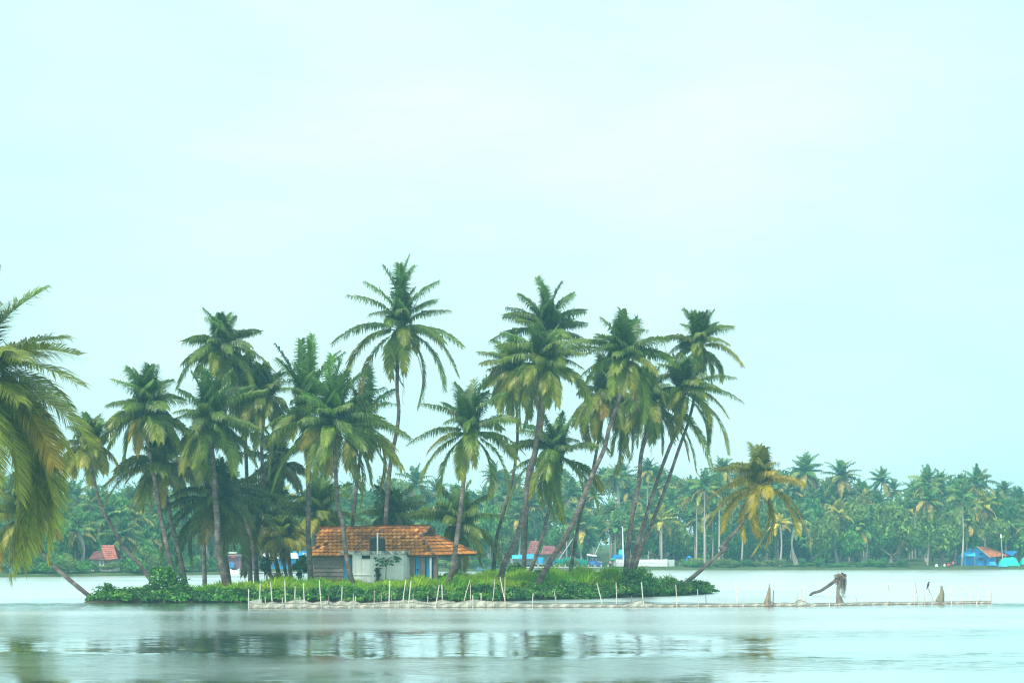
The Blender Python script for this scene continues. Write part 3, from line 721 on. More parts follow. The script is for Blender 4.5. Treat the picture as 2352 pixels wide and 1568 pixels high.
# ------------------------------------------------------------------ house on the island
A_DIR = np.array([10.57, -4.0, 0]); A_DIR /= np.linalg.norm(A_DIR)
N_DIR = np.array([-A_DIR[1], A_DIR[0], 0])
EAVE_L = at(*D('H', 80, 520), 160.0)
HO = np.array([EAVE_L[0], EAVE_L[1], 0]) + N_DIR * 0.55
def hw(u, v, z): return HO + A_DIR * u + N_DIR * v + np.array([0, 0, z])
def hray(zx, zy):
    p = at(*D('H', zx, zy), 1.0); c = np.array([0, 0, CAM_H])
    return c, p - c
def hit(zx, zy, v):
    c, d = hray(zx, zy)
    t = ((HO + N_DIR * v - c) @ N_DIR) / (d @ N_DIR)
    q = c + d * t
    return (q - HO) @ A_DIR, q[2]
def hit_plane(zx, zy, p0, n):
    c, d = hray(zx, zy)
    return c + d * (((p0 - c) @ n) / (d @ n))
def hbox(mb, zx0, zx1, zy0, zy1, v0, v1, col=(1, 1, 1), z0=None, z1=None):
    """box whose front face (at v0) covers the given part of the picture"""
    u0, _ = hit(zx0, 600, v0); u1, _ = hit(zx1, 600, v0)
    um = (zx0 + zx1) / 2
    if z1 is None: z1 = hit(um, zy0, v0)[1]
    if z0 is None: z0 = hit(um, zy1, v0)[1]
    mb.hexa([hw(u0, v0, z0), hw(u1, v0, z0), hw(u1, v1, z0), hw(u0, v1, z0), hw(u0, v0, z1), hw(u1, v0, z1), hw(u1, v1, z1), hw(u0, v1, z1)], col)
    return u0, u1, z0, z1

FLOOR = 0.75
house = empty('island_house', hw(5, 1, FLOOR), 'small old island house with orange tiled roof, plank walls and white annex', 'house')
BLUE = (0.035, 0.30, 0.55)
TEAL = (0.03, 0.33, 0.40)

def planks(zx0, zx1, zy0, v, rows, name):
    mb = MB()
    rng = np.random.default_rng(int(zx0))
    u0, _ = hit(zx0, 600, v); u1, _ = hit(zx1, 600, v)
    zt = hit((zx0 + zx1) / 2, zy0, v)[1]
    h = (zt - FLOOR) / rows
    for i in range(rows):
        a = FLOOR + h * i; b = a + h - 0.035
        tw = rng.uniform(-.012, .012)
        k = rng.uniform(.75, 1.2); tw = tw * .8
        mb.hexa([hw(u0, v - .06 + tw, a), hw(u1, v - .06 - tw, a), hw(u1, v + .03, a), hw(u0, v + .03, a),
                 hw(u0, v + tw, b), hw(u1, v - tw, b), hw(u1, v + .03, b), hw(u0, v + .03, b)], (k, k, k))
    # corner posts
    for u in (u0 - .06, u1 + .06):
        mb.hexa([hw(u - .06, v - .06, FLOOR), hw(u + .06, v - .06, FLOOR), hw(u + .06, v + .04, FLOOR), hw(u - .06, v + .04, FLOOR),
                 hw(u - .06, v - .06, zt), hw(u + .06, v - .06, zt), hw(u + .06, v + .04, zt), hw(u - .06, v + .04, zt)])
    return mb.build(name, M['plank'], house)

planks(135, 505, 512, 0.0, 8, 'plank_wall')
planks(1335, 1440, 505, 0.0, 7, 'plank_wall')
# body of the house behind the cladding
mb = MB()
u0, _ = hit(118, 600, .1); u1, _ = hit(1740, 600, .1)
zt = 3.38
t = .12
um, _ = hit(1300, 600, .1); u1, _ = hit(1600, 600, .1)
for (a0, a1, b0, b1) in ((u0, u1, .1, .1 + t), (u0, um, 4.6, 4.6 + t), (u0, u0 + t, .1 + t + .003, 4.597), (um - t, um, .1 + t + .003, 4.597), (um + .003, u1, .9, .9 + t), (u1 - t, u1, .1 + t + .003, .897)):
    mb.hexa([hw(a0, b0, FLOOR), hw(a1, b0, FLOOR), hw(a1, b1, FLOOR), hw(a0, b1, FLOOR), hw(a0, b0, zt), hw(a1, b0, zt), hw(a1, b1, zt), hw(a0, b1, zt)])
mb.build('wall', M['plank'], house)
# blue doors
def door(zx0, zx1, zy0, zy1, v, col, handle=None):
    mb = MB(); hbox(mb, zx0, zx1, zy0, zy1, v, v + .05, col, z0=FLOOR + .1)
    u0, _ = hit(zx0, 600, v); u1, _ = hit(zx1, 600, v)
    zt = hit((zx0 + zx1) / 2, zy0, v)[1]
    for k in (0.12, 0.42, 0.72):            # raised boards
        z0 = FLOOR + .15 + (zt - FLOOR) * k
        mb.hexa([hw(u0 + .05, v - .015, z0), hw(u1 - .05, v - .015, z0), hw(u1 - .05, v - .002, z0), hw(u0 + .05, v - .002, z0),
                 hw(u0 + .05, v - .015, z0 + .08), hw(u1 - .05, v - .015, z0 + .08), hw(u1 - .05, v - .002, z0 + .08), hw(u0 + .05, v - .002, z0 + .08)], col)
    d = mb.build('door', M['paint'], house)
    if handle:
        u, z = hit(*handle, v - .03)
        h = MB(); h.box(hw(u, v - .05, z), (.16, .05, .07), col=(.02, .02, .02)); h.box(hw(u - .02, v - .05, z - .1), (.05, .05, .2), col=(.02, .02, .02))
        h.build('handle', M['paint'], d)
    return d
door(526, 622, 515, 800, -.05, BLUE)
door(1462, 1518, 515, 820, -.06, BLUE, (1485, 690))
door(1588, 1636, 515, 805, -.05, BLUE)
door(1666, 1690, 515, 780, -.05, (.03, .13, .25))
mb = MB(); hbox(mb, 1522, 1580, 510, 830, -.3, -.08, (.22, .16, .135), z0=FLOOR); mb.build('pillar', M['post'], house)
mb = MB(); hbox(mb, 1692, 1742, 512, 770, -.16, .06, (.19, .145, .125), z0=FLOOR); mb.build('pillar', M['post'], house)
mb = MB(); hbox(mb, 1640, 1664, 512, 780, -.42, -.32, (.62, .62, .58), z0=FLOOR); mb.build('porch_post', M['post'], house)
p = at(*D('H', 2062, 510), 161.2)
mb = MB(); mb.tube([(p[0], p[1], FLOOR - .3), (p[0] - .02, p[1], p[2] + .1)], [.09, .08], 8, (.34, .30, .28)); mb.build('porch_post', M['post'], house)
# white annex
mb = MB()
u0, u1, z0, zt = hbox(mb, 632, 1296, 496, 860, -1.4, -.07, z0=FLOOR - .2)
mb.build('annex_wall', M['plaster'], house)
mb = MB(); hbox(mb, 640, 872, 760, 768, -1.46, -1.402, z0=None); mb.build('water_pipe', M['pvc'], house)
mb = MB(); hbox(mb, 474, 1308, 450, 495, -1.72, -.48); mb.build('concrete_slab', M['slab'], house)
mb = MB()
hbox(mb, 755, 862, 508, 552, -1.43, -1.403, (.012, .012, .014)); w = mb.build('vent_window', M['paint'], house)  # near-black panel paints in the darkness of the open vent hole
mb = MB(); hbox(mb, 748, 868, 552, 559, -1.46, -1.405, (.5, .5, .48)); mb.build('sill', M['paint'], w)
SLAB_U, SLAB_TOP = hit(890, 450, -1.72)
# roof
FL, FR = EAVE_L, at(*D('H', 1690, 510), 156.0)
RL = at(*D('H', 212, 162), 163.5)
nf = np.cross(FR - FL, RL - FL); nf /= np.linalg.norm(nf); nf = nf if nf[2] > 0 else -nf
RR = hit_plane(1640, 152, FL, nf)
G1 = hit_plane(1535, 262, FL, nf)
BR = at(*D('H', 2250, 490), 162.6)
BL = FL + N_DIR * 7.0
nr = np.cross(BR - FR, G1 - FR); nr /= np.linalg.norm(nr); nr = nr if nr[2] > 0 else -nr
G2 = hit_plane(1722, 258, FR, nr)
def inside(p, poly):
    c = False
    for i in range(len(poly)):
        a, b = poly[i], poly[(i + 1) % len(poly)]
        if (a[1] > p[1]) != (b[1] > p[1]) and p[0] < (b[0] - a[0]) * (p[1] - a[1]) / (b[1] - a[1]) + a[0]: c = not c
    return c
def tiles(mb, poly, eave0, eave1, nrm, row, colw, rng, holes=()):
    ex = norm(eave1 - eave0); up = np.cross(nrm, ex); up = up if up[2] > 0 else -up
    q = [((p - eave0) @ ex, (p - eave0) @ up) for p in poly]
    xs = [a for a, b in q]; ys = [b for a, b in q]
    nrow = int((max(ys) + .05) / row) + 1
    for r in range(nrow):
        x = min(xs) - colw * (0.5 if r % 2 else 0)
        while x < max(xs):
            cx, cy = x + colw / 2, r * row + row * .45
            if inside((cx, cy), q) and not any(math.hypot(cx - hx, (cy - hy)) < hr for hx, hy, hr in holes):
                k = rng.random()
                c = np.array([.42, .155, .028]) * (1 - k) + np.array([.52, .235, .055]) * k
                if rng.random() < .2: c = np.array([.30, .11, .035])
                if rng.random() < .03: c = np.array([.16, .085, .06])
                if rng.random() < .08: c = np.array([.66, .31, .10])
                c = c * rng.uniform(.82, 1.12)
                j = rng.normal(0, .008, 4)
                y0, y1 = r * row - .05 + j[0], r * row + row + .03
                def P(a, b, h): return eave0 + ex * a + up * b + nrm * h
                lo = .105 + j[1]
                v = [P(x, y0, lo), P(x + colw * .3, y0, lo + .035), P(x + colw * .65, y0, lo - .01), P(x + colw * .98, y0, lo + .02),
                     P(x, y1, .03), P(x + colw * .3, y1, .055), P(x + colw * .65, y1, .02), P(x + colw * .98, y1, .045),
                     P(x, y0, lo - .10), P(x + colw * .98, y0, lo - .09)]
                mb.add(v, [(0, 1, 5, 4), (1, 2, 6, 5), (2, 3, 7, 6), (8, 9, 3, 2, 1, 0)], [c, c * 1.05, c * .93, c * .6])  # lip face coloured darker: painted shadow line under each tile course
            x += colw
rt = np.random.default_rng(4)
mb = MB()
ex = norm(FR - FL); upf = np.cross(nf, ex); upf = upf if upf[2] > 0 else -upf
def fs(zx, zy):
    p = hit_plane(zx, zy, FL, nf) - FL
    return (p @ ex, p @ upf)
holes = [(*fs(300, 350), .24), (*fs(160, 425), .24), (*fs(290, 315), .15)]
poly_f = [FL, FR, G1, RR, RL]
tiles(mb, poly_f, FL, FR, nf, .5, .40, rt, holes)
tiles(mb, [FR, BR, G2, G1], FR, BR, nr, .5, .40, rt)
nb = np.cross(BL - BR, RL - BR); nb /= np.linalg.norm(nb); nb = nb if nb[2] > 0 else -nb
tiles(mb, [BR, BL, RL, RR, G2], BR, BL, nb, .5, .40, rt)
# boarding under the tiles
for poly, n_ in ((poly_f, nf), ([FR, BR, G2, G1], nr), ([BR, BL, RL, RR, G2], nb)):
    k = len(poly); c = (.05, .035, .028)
    v = [p - n_ * .0 for p in poly] + [p - n_ * .07 for p in poly]
    mb.add(v, [tuple(range(k)), tuple(range(2 * k - 1, k - 1, -1))] + [(i, (i + 1) % k, k + (i + 1) % k, k + i) for i in range(k)], c)
roof = mb.build('roof', M['tile'], house)
def caps(p0, p1, name='ridge_cap', r=.13, up=.07, cols=((.20, .10, .06), (.13, .085, .065), (.33, .14, .05))):
    mb = MB(); d = p1 - p0; L = np.linalg.norm(d); n = max(int(L / .42), 1)
    for i in range(n):
        a, b = p0 + d * (i / n), p0 + d * ((i + 1.08) / n)
        z = np.array([0, 0, up + rt.normal(0, .012)])
        mb.tube([a + z, b + z], [r * 1.08, r * .86], 8, np.array(cols[rt.integers(len(cols))]) * rt.uniform(.8, 1.2))
    return mb.build(name, M['tile'], roof)
caps(RL, RR, cols=((.33, .14, .05), (.20, .10, .06), (.45, .17, .05)), r=.12, up=.04)
caps(FR, G1); caps(BR, G2); caps(G1, RR); caps(G2, RR)
caps(hit_plane(655, 442, FL, nf), hit_plane(915, 185, FL, nf), up=.1, r=.1)
caps(FL, RL, r=.07, up=.05, cols=((.12, .09, .08),))
caps(hit_plane(1975, 480, FR, nr), hit_plane(1655, 275, FR, nr), r=.03, up=.12, cols=((.10, .075, .065),))
mb = MB(); mb.add([G1 + (0, 0, .03), G2 + (0, 0, .03), RR, G1 + N_DIR * .3, G2 + N_DIR * .3 - A_DIR * .2, RR - A_DIR * .2], [(0, 1, 2), (3, 4, 5), (0, 1, 4, 3), (1, 2, 5, 4), (2, 0, 3, 5)], (.05, .04, .04))
for k in (.25, .5, .75):
    a = G1 * (1 - k) + RR * k; b = G2 * (1 - k) + RR * k
    mb.tube([a + A_DIR * .04, b + A_DIR * .04], .03, 5, (.12, .09, .075))
mb.build('gablet', M['post'], roof)
# rafters' fascia along the eaves
mb = MB()
for a, b in ((FL, FR), (FR, BR)):
    mb.tube([a - (0, 0, .09), b - (0, 0, .09)], .05, 4, (.10, .075, .06))
mb.build('fascia', M['post'], roof)
# pipes on the annex
uu, zb = hit(960, 450, -1.8); _, ztop = hit(960, 218, -1.8)
mb = MB(); mb.tube([hw(uu, -1.8, zb - .3), hw(uu, -1.8, ztop)], .06, 8); mb.tube([hw(uu, -1.8, ztop - .03), hw(uu, -1.8, ztop + .03)], .10, 8); mb.build('vent_pipe', M['pvc'], house)
uu, zq = hit(966, 500, -1.5)
mb = MB(); mb.tube([hw(uu, -1.5, FLOOR + .6), hw(uu, -1.5, zq)], .035, 6); mb.build('drain_pipe', M['pvc'], house)
# dry creeper on the drain pipe
mb = MB(); rng = np.random.default_rng(3)
for k in range(150):
    z = FLOOR + rng.uniform(.2, 1.75)
    c = hw(uu + rng.normal(0, .12), -1.52 - abs(rng.normal(0, .06)), z)
    a, b = rng.normal(0, .07, 3), rng.normal(0, .07, 3)
    mb.add([c - a, c - b, c + a, c + b], [(0, 1, 2, 3)], [np.array([.10, .085, .06]), np.array([.07, .09, .03])][k % 2] * rng.uniform(.6, 1.3))
tag(mb.build('creeper', M['dead'], None, loc=tuple(hw(uu, -1.5, FLOOR))), 'dry creeper climbing the pipe on the white annex wall', 'creeper')

# water tank on the slab
tank = empty('water_tank', hw(hit(957, 445, -1.05)[0], -1.05, SLAB_TOP), 'black ribbed plastic water tank on the annex slab', 'water tank')
tu = hit(957, 445, -1.05)[0]
th = hit(957, 272, -1.05)[1] - SLAB_TOP
tr_ = abs(hit(1052, 400, -1.05)[0] - hit(862, 400, -1.05)[0]) / 2
prof = [(0.02, 0.0), (tr_ * .97, 0.0)]
for i in range(6):
    z0 = .04 + i * (th * .78) / 6
    prof += [(tr_, z0), (tr_, z0 + th * .09), (tr_ * .955, z0 + th * .1), (tr_ * .955, z0 + th * .122)]
prof += [(tr_, th * .84), (tr_ * .93, th * .93), (tr_ * .6, th * .985), (tr_ * .4, th), (0.01, th)]
def lathe(mb, prof, c, seg=24, col=(1, 1, 1)):
    v, f = [], []
    for (r, z) in prof:
        for j in range(seg):
            a = 2 * math.pi * j / seg
            v.append((c[0] + r * math.cos(a), c[1] + r * math.sin(a), c[2] + z))
    for i in range(len(prof) - 1):
        for j in range(seg):
            k = (j + 1) % seg
            f.append((i * seg + j, i * seg + k, (i + 1) * seg + k, (i + 1) * seg + j))
    mb.add(v, f, col)
mb = MB(); lathe(mb, prof, hw(tu, -1.05, SLAB_TOP)); mb.build('body', M['tank'], tank, smooth=False)
mb = MB(); lathe(mb, [(.01, th + .004), (tr_ * .38, th + .004), (tr_ * .38, th + .06), (tr_ * .3, th + .08), (.01, th + .085)], hw(tu, -1.05, SLAB_TOP)); mb.build('lid', M['tank'], tank)

# papaya sapling in front of the annex
pu, pz = hit(1065, 600, -2.1)
pc = hw(pu, -2.1, 0)
pap = empty('papaya_tree', (pc[0], pc[1], 0.9), 'young papaya tree with drooping lobed leaves before the white annex', 'tree')
mb = MB(); mb.tube([(pc[0], pc[1], .8), (pc[0] + .02, pc[1], 1.8), (pc[0] + .08, pc[1], pz + .25)], [.05, .045, .03], 7, (.20, .21, .15)); mb.build('trunk', M['stake'], pap)
mb = MB(); rng = np.random.default_rng(8)
for k in range(20):
    a = k * 2.4; rr = rng.uniform(.35, 1.0); zz = pz + .2 + rng.uniform(-.25, .5) - rr * .25
    c = np.array([pc[0] + .1 + rr * math.cos(a) * 1.15, pc[1] + rr * math.sin(a) * .8, zz])
    mb.tube([(pc[0] + .08, pc[1], pz + .2), c], [.015, .01], 4, (.16, .2, .06))
    for l in range(7):                       # palmate lobes
        b = a + (l - 3) * .62; ln = rng.uniform(.22, .36) * (1.1 - abs(l - 3) * .12)
        tip = c + np.array([math.cos(b) * ln, math.sin(b) * ln, -.16 - rng.uniform(0, .14)])
        side = np.array([-math.sin(b), math.cos(b), 0]) * .075
        m_ = c * .45 + tip * .55 + np.array([0, 0, .05])
        mb.add([c, m_ - side, tip, m_ + side], [(0, 1, 2, 3)], np.array([.035, .14, .025]) * rng.uniform(.7, 1.3))
mb.build('crown', M['bush'], pap)
# ------------------------------------------------------------------ grass, shrubs and bushes of the island
def leafcloud(mb, c, r, n, size, cols, rng, zmin=-0.35, fill=0.45, up=0.35):
    """leaves through the volume of an uneven clump"""
    c = np.asarray(c, float); r = np.broadcast_to(np.asarray(r, float), (3,))
    d = norm(rng.normal(size=(n * 2, 3)))
    d = d[d[:, 2] > zmin][:n]; n = len(d)
    ph = rng.uniform(0, 6.28, 4)
    lump = 1 + .16 * np.sin(3.1 * d[:, 0] + 2.3 * d[:, 2] + ph[0]) + .14 * np.sin(4.3 * d[:, 1] - 3 * d[:, 2] + ph[1]) + .10 * np.sin(7 * d[:, 0] * d[:, 2] + ph[2])
    rad = (fill + (1 - fill) * rng.random(n) ** .45) * lump * rng.choice([1, 1, 1, 1.12], n)
    p = c + d * rad[:, None] * r
    nn = norm(d * .7 + rng.normal(0, .5, (n, 3)) + np.array([0, 0, up]))
    a = norm(np.cross(nn, rng.normal(size=(n, 3)))); b = np.cross(nn, a)
    s = (size * rng.uniform(.6, 1.35, n))[:, None]
    v = np.stack([p - a * s, p - b * s * .5, p + a * s, p + b * s * .5], 1)
    v[:, 0, 2] -= size * .25; v[:, 2, 2] -= size * .25
    cols = np.asarray(cols)
    cc = cols[rng.integers(0, len(cols), n)] * rng.uniform(.7, 1.35, n)[:, None]
    i = np.arange(n) * 4
    mb.add_np(v.reshape(-1, 3), np.stack([i, i + 1, i + 2, i + 3], 1), np.zeros((0, 3), int), cc, np.zeros((0, 3)))

SH_D = [(.014, .08, .014), (.02, .105, .016), (.034, .14, .016)]
SH_M = [(.05, .19, .014), (.075, .24, .015), (.035, .145, .015)]
SH_Y = [(.10, .22, .02), (.14, .25, .025), (.06, .18, .02), (.05, .15, .02)]

def hidden_by_house(x, y):
    q = np.stack([x - HO[0], y - HO[1]], -1)
    u = q @ A_DIR[:2]; v = q @ N_DIR[:2]
    return ((u > .2) & (u < 10.6) & (v > -.12) & (v < 5)) | ((u > 3.0) & (u < 8.2) & (v > -1.5) & (v < 0))

def build_grass():
    rng = np.random.default_rng(21)
    n = 90000
    x = rng.uniform(-33, 18.5, n); y = rng.uniform(144.5, 180, n)
    d = edge_dist(x, y)
    k = (d > .7) & ~hidden_by_house(x, y) & ((y < 170) | (rng.random(n) < .4))
    x, y, d = x[k], y[k], d[k]; n = len(x)
    z = ground_z(x, y)
    tall = np.interp(x, [-33, -26, -19, -15, -13, -9, -6, -3, 2, 5, 9, 11, 18], [.55, .75, 1.05, .85, .7, .85, .9, 1.0, 1.0, 1.15, 1.15, .85, .55])
    patch = .72 + .35 * np.sin(x * .9 + 1.1 * np.sin(y * .5)) * np.sin(y * .8 + x * .25) + .2 * np.sin(x * 2.3)
    h = tall * np.clip(patch, .55, 1.2) * rng.uniform(.75, 1.25, n) * np.clip(d / 1.6, .4, 1)
    a = rng.uniform(0, 6.283, n); w = rng.uniform(.03, .06, n)
    side = np.stack([np.cos(a) * w, np.sin(a) * w, np.zeros(n)], 1)
    lean = np.stack([rng.normal(.1, .32, n) * h, rng.normal(-.05, .32, n) * h, np.zeros(n)], 1)
    p = np.stack([x, y, z - .03], 1)
    m = p + lean * .35 + np.stack([np.zeros(n), np.zeros(n), h * .62], 1)
    t = p + lean * 1.25 + np.stack([np.zeros(n), np.zeros(n), h], 1)
    v = np.stack([p - side, p + side, m + side * .8, m - side * .8, t], 1).reshape(-1, 3)
    i = np.arange(n) * 5
    q = .5 + .5 * np.sin(x * .55 + 2 * np.sin(y * .33) + 1.3)
    c = np.array([.13, .36, .012]) * (1 - q)[:, None] + np.array([.29, .48, .014]) * q[:, None]
    dry = rng.random(n) < .07
    c[dry] = np.array([.26, .20, .07])
    c = c * rng.uniform(.72, 1.25, n)[:, None]
    mb = MB(); mb.add_np(v, np.stack([i, i + 1, i + 2, i + 3], 1), np.stack([i + 3, i + 2, i + 4], 1), c, c)
    tag(mb.build('grass', M['grass']), 'tall bright green grass covering the island', 'grass', kind='stuff')
build_grass()

def build_belt():
    """the continuous fringe of leafy creepers along the water's edge"""
    rng = np.random.default_rng(22)
    mb = MB()
    pts = np.array([(-31.5, 145.8), (-30, 145.0), (-25.9, 145.0), (-20, 144.9), (-12, 145.2), (-5.8, 146.0), (0, 149.8), (2.5, 152.8), (6, 156.2), (9.7, 159.6), (13.8, 164.6), (16.5, 169), (18.1, 172.3), (18, 175)])
    seg = np.r_[0, np.cumsum(np.linalg.norm(np.diff(pts, axis=0), axis=1))]
    s = 0
    while s < seg[-1]:
        x = np.interp(s, seg, pts[:, 0]); y = np.interp(s, seg, pts[:, 1])
        i = min(np.searchsorted(seg, s, 'right') - 1, len(pts) - 2)
        e = norm(pts[i + 1] - pts[i]); inw = np.array([-e[1], e[0]])
        for off, hh in ((.15, .26), (.8, .34), (1.5, .30)):
            if off > 1.5 and rng.random() < .6: continue
            o = off + rng.normal(0, .18)
            px, py = x + inw[0] * o, y + inw[1] * o
            pal = SH_D if rng.random() < .5 else SH_M
            if rng.random() < .16: pal = SH_Y
            r = rng.uniform(.4, .95)
            hz = hh * rng.uniform(.5, 1.75)
            leafcloud(mb, (px, py, max(float(ground_z(px, py)), 0.05) + hz * .75 + (.10 if off < .5 else 0)), (r, r, hz), 150, .13, pal, rng, zmin=-.6)
        s += .55
    tag(mb.build('shrubbery', M['bush']), 'low dark green creepers fringing the front shore of the island', 'shrubbery', kind='stuff')
build_belt()

def bush(label, blobs, Y, pal, leaf=.13, name='bush', cat='bush', dens=170, yr=.8):
    """blobs: picture x, y, half width and half height in picture units"""
    rng = np.random.default_rng(int(blobs[0][0]))
    k = Y / F_PX
    c0 = at(blobs[0][0], blobs[0][1], Y)
    gz = float(ground_z(c0[0], c0[1])) if edge_dist(c0[0], c0[1]) > -.4 else 0.0
    root = empty(name, (c0[0], c0[1], max(gz, 0)), label, cat)
    mb = MB(); st = MB()
    for (px, py, rx, ry) in blobs:
        c = at(px, py, Y + rng.normal(0, .3))
        r = np.array([rx * k, rx * k * yr, ry * k])
        n = int(dens * (rx * k) * (ry * k) * 4 + 60)
        leafcloud(mb, c, r, n, leaf, pal if rng.random() < .8 else SH_M, rng, zmin=-.8, fill=.4)
        g = max(gz, 0) - .1
        st.tube([(c0[0] + rng.normal(0, .03), c0[1], g), (c[0], c[1], c[2] + r[2] * .3)], [.05, .02], 5, (.12, .09, .06))
    mb.build('foliage', M['bush'], root)
    st.build('stem', M['stake'], root)
    return root

bush('tallest leafy bush of the left shore at the foot of two palms', [(385, 1352, 48, 26), (372, 1325, 28, 22), (362, 1310, 16, 12), (400, 1330, 24, 22), (345, 1360, 22, 16), (418, 1360, 24, 18), (384, 1308, 10, 10), (335, 1352, 10, 10)], 146.6, SH_D + SH_M[:1])
bush('rounded shrub on the left tip beside the leaning trunk', [(245, 1362, 32, 17), (222, 1370, 20, 11), (262, 1368, 24, 13), (247, 1345, 8, 8), (205, 1376, 10, 6)], 145.9, SH_D + SH_M)
bush('low olive shrub between the left tip and the tall bush', [(318, 1364, 28, 15), (298, 1371, 22, 10), (336, 1357, 14, 12)], 146.3, SH_M + SH_Y[:1])
bush('tall dark bush at the foot of the leaning pair of palms', [(1462, 1338, 42, 22), (1446, 1314, 20, 11), (1478, 1322, 22, 13), (1440, 1345, 26, 18), (1492, 1340, 16, 14), (1430, 1352, 24, 14), (1470, 1310, 14, 9)], 161.0, SH_D)
bush('broad dark bush under the palm leaning far right', [(1290, 1354, 46, 18), (1335, 1362, 36, 13), (1256, 1360, 34, 14), (1278, 1342, 24, 10), (1365, 1367, 18, 8)], 155.6, SH_D)
bush('yellow green bush between the tall dark bush and the right tip', [(1528, 1346, 26, 15), (1545, 1336, 14, 9), (1515, 1355, 18, 10)], 166, SH_Y + SH_M)
bush('shrub trailing over the water at the right tip', [(1592, 1354, 30, 13), (1615, 1358, 16, 7), (1568, 1350, 22, 11), (1622, 1350, 8, 5), (1628, 1361, 7, 4)], 171, SH_D + SH_M)
bush('round green bush right of the big leaning trunk, before the far quay', [(1185, 1302, 17, 11), (1175, 1308, 12, 8), (1193, 1308, 11, 8)], 168, SH_D + SH_M)
bush('small dark sapling left of the dry grass tussock', [(612, 1288, 13, 14), (606, 1302, 10, 10), (614, 1312, 8, 10)], 161, SH_D, leaf=.12)
bush('leafy sapling against the grey trunk left of the house', [(690, 1296, 16, 12), (680, 1302, 12, 8), (697, 1283, 9, 10), (702, 1306, 10, 10), (688, 1318, 6, 10)], 162, SH_D + SH_M, leaf=.14)
bush('small green bush behind the long leaning trunk', [(1237, 1312, 9, 5), (1230, 1316, 8, 5)], 166, SH_D)
bush('low bush behind the star crowned trunk by the porch', [(1030, 1322, 12, 7), (1014, 1326, 10, 5)], 158, SH_M + SH_Y)

def tussock():
    rng = np.random.default_rng(5)
    Y = 155.5; c = at(637, 1334, Y); gz = float(ground_z(c[0], c[1]))
    mb = MB()
    for k in range(950):
        a = rng.uniform(0, 6.283); e = rng.uniform(.25, 1.4); L = rng.uniform(.8, 1.75)
        dx, dy = math.cos(a) * math.cos(e) * L, math.sin(a) * math.cos(e) * L
        p = np.array([c[0] + rng.normal(0, .18), c[1] + rng.normal(0, .18), gz - .05])
        m = p + np.array([dx * .55, dy * .55, math.sin(e) * L * .8]); t = p + np.array([dx * 1.15, dy * 1.15, math.sin(e) * L * .85])
        s = np.array([-math.sin(a), math.cos(a), 0]) * .022
        col = np.array([.22, .145, .06]) if dx < .1 else np.array([.10, .16, .03])
        if rng.random() < .3: col = np.array([.14, .13, .04])
        mb.add([p - s, p + s, m + s, m - s, t], [(0, 1, 2, 3), (3, 2, 4)], col * rng.uniform(.7, 1.3))
    tag(mb.build('grass_tussock', M['grass'], loc=(c[0], c[1], gz)), 'big dry brown grass tussock left of the house', 'grass tussock')
tussock()
# bushes on the near bank beyond the picture's left edge
for i, (x, y, s) in enumerate([(-34.5, 98, 1.3), (-34.8, 104, 1.5), (-36, 110, 1.4), (-39, 100, 1.7)]):
    rng = np.random.default_rng(70 + i)
    mb = MB(); leafcloud(mb, (x, y, 1.2), (s, s, s * .8), 500, .16, SH_D + SH_M, rng, zmin=-.7)
    tag(mb.build('bush', M['bush'], loc=(x, y, .7)), 'leafy bush on the near left bank beyond the picture edge', 'bush', 'bushes on the near left bank')
# ------------------------------------------------------------------ fishing net enclosure
def net_y(px):           # distance of the front line of the net, by picture column
    return np.interp(px, [570, 1170, 1600, 1874, 2041, 2280], [132.6, 134.2, 135.5, 137.3, 140.5, 143.6])
NET_FRONT = [('N5', 125, 600), ('N5', 140, 632), ('N5', 250, 640), ('N5', 370, 640), ('N5', 500, 636), ('N5', 620, 630), ('N5', 740, 632), ('N5', 880, 628), ('N5', 1000, 640), ('N5', 1180, 652), ('N5', 1420, 660), ('N5', 1680, 650), ('N5', 2000, 640), ('N5', 2352, 628),
             ('N6', 130, 612), ('N6', 300, 632), ('N6', 520, 656), ('N6', 800, 622), ('N6', 960, 596), ('N6', 1070, 572), ('N6', 1180, 586), ('N6', 1350, 600), ('N6', 1545, 602), ('N6', 1700, 622), ('N6', 1840, 636), ('N6', 1950, 638), ('N6', 2120, 644), ('N6', 2290, 630),
             ('B4', 20, 1482), ('B4', 320, 1492), ('B4', 500, 1488), ('B4', 700, 1430), ('B4', 850, 1395), ('B4', 900, 1470), ('B4', 1200, 1490), ('B4', 1500, 1484), ('B4', 1880, 1494), ('C3', 420, 655), ('C3', 760, 650), ('C3', 1100, 645), ('C3', 1235, 640), ('C3', 1290, 598), ('C3', 1368, 572), ('C3', 1385, 640),
             ('C3', 1650, 630), ('C3', 1830, 640), ('C3', 1872, 570), ('C3', 2000, 610), ('C3', 2060, 650), ('C4', 30, 448), ('C4', 350, 440), ('C4', 930, 430), ('C4', 1500, 426), ('C4', 2000, 420), ('C4', 2215, 415), ('C4', 2250, 420)]
NET_BACK = [('N5', 130, 608), ('N5', 230, 616), ('N5', 290, 603), ('N5', 370, 630), ('N5', 470, 603), ('N5', 560, 625), ('N5', 660, 618), ('N5', 740, 595), ('N5', 806, 573), ('N5', 880, 582), ('N5', 945, 570), ('N5', 1000, 608), ('N5', 1070, 626), ('N5', 1190, 598), ('N5', 1295, 586), ('N5', 1370, 628), ('N5', 1490, 583),
            ('N5', 1580, 616), ('N5', 1665, 583), ('N5', 1780, 630), ('N5', 1970, 618), ('N5', 2075, 610), ('N5', 2200, 596), ('N5', 2352, 590), ('N6', 50, 574), ('N6', 130, 590), ('N6', 195, 568), ('N6', 290, 600), ('N6', 400, 612), ('N6', 530, 602), ('N6', 615, 573), ('N6', 720, 600), ('N6', 830, 604)]

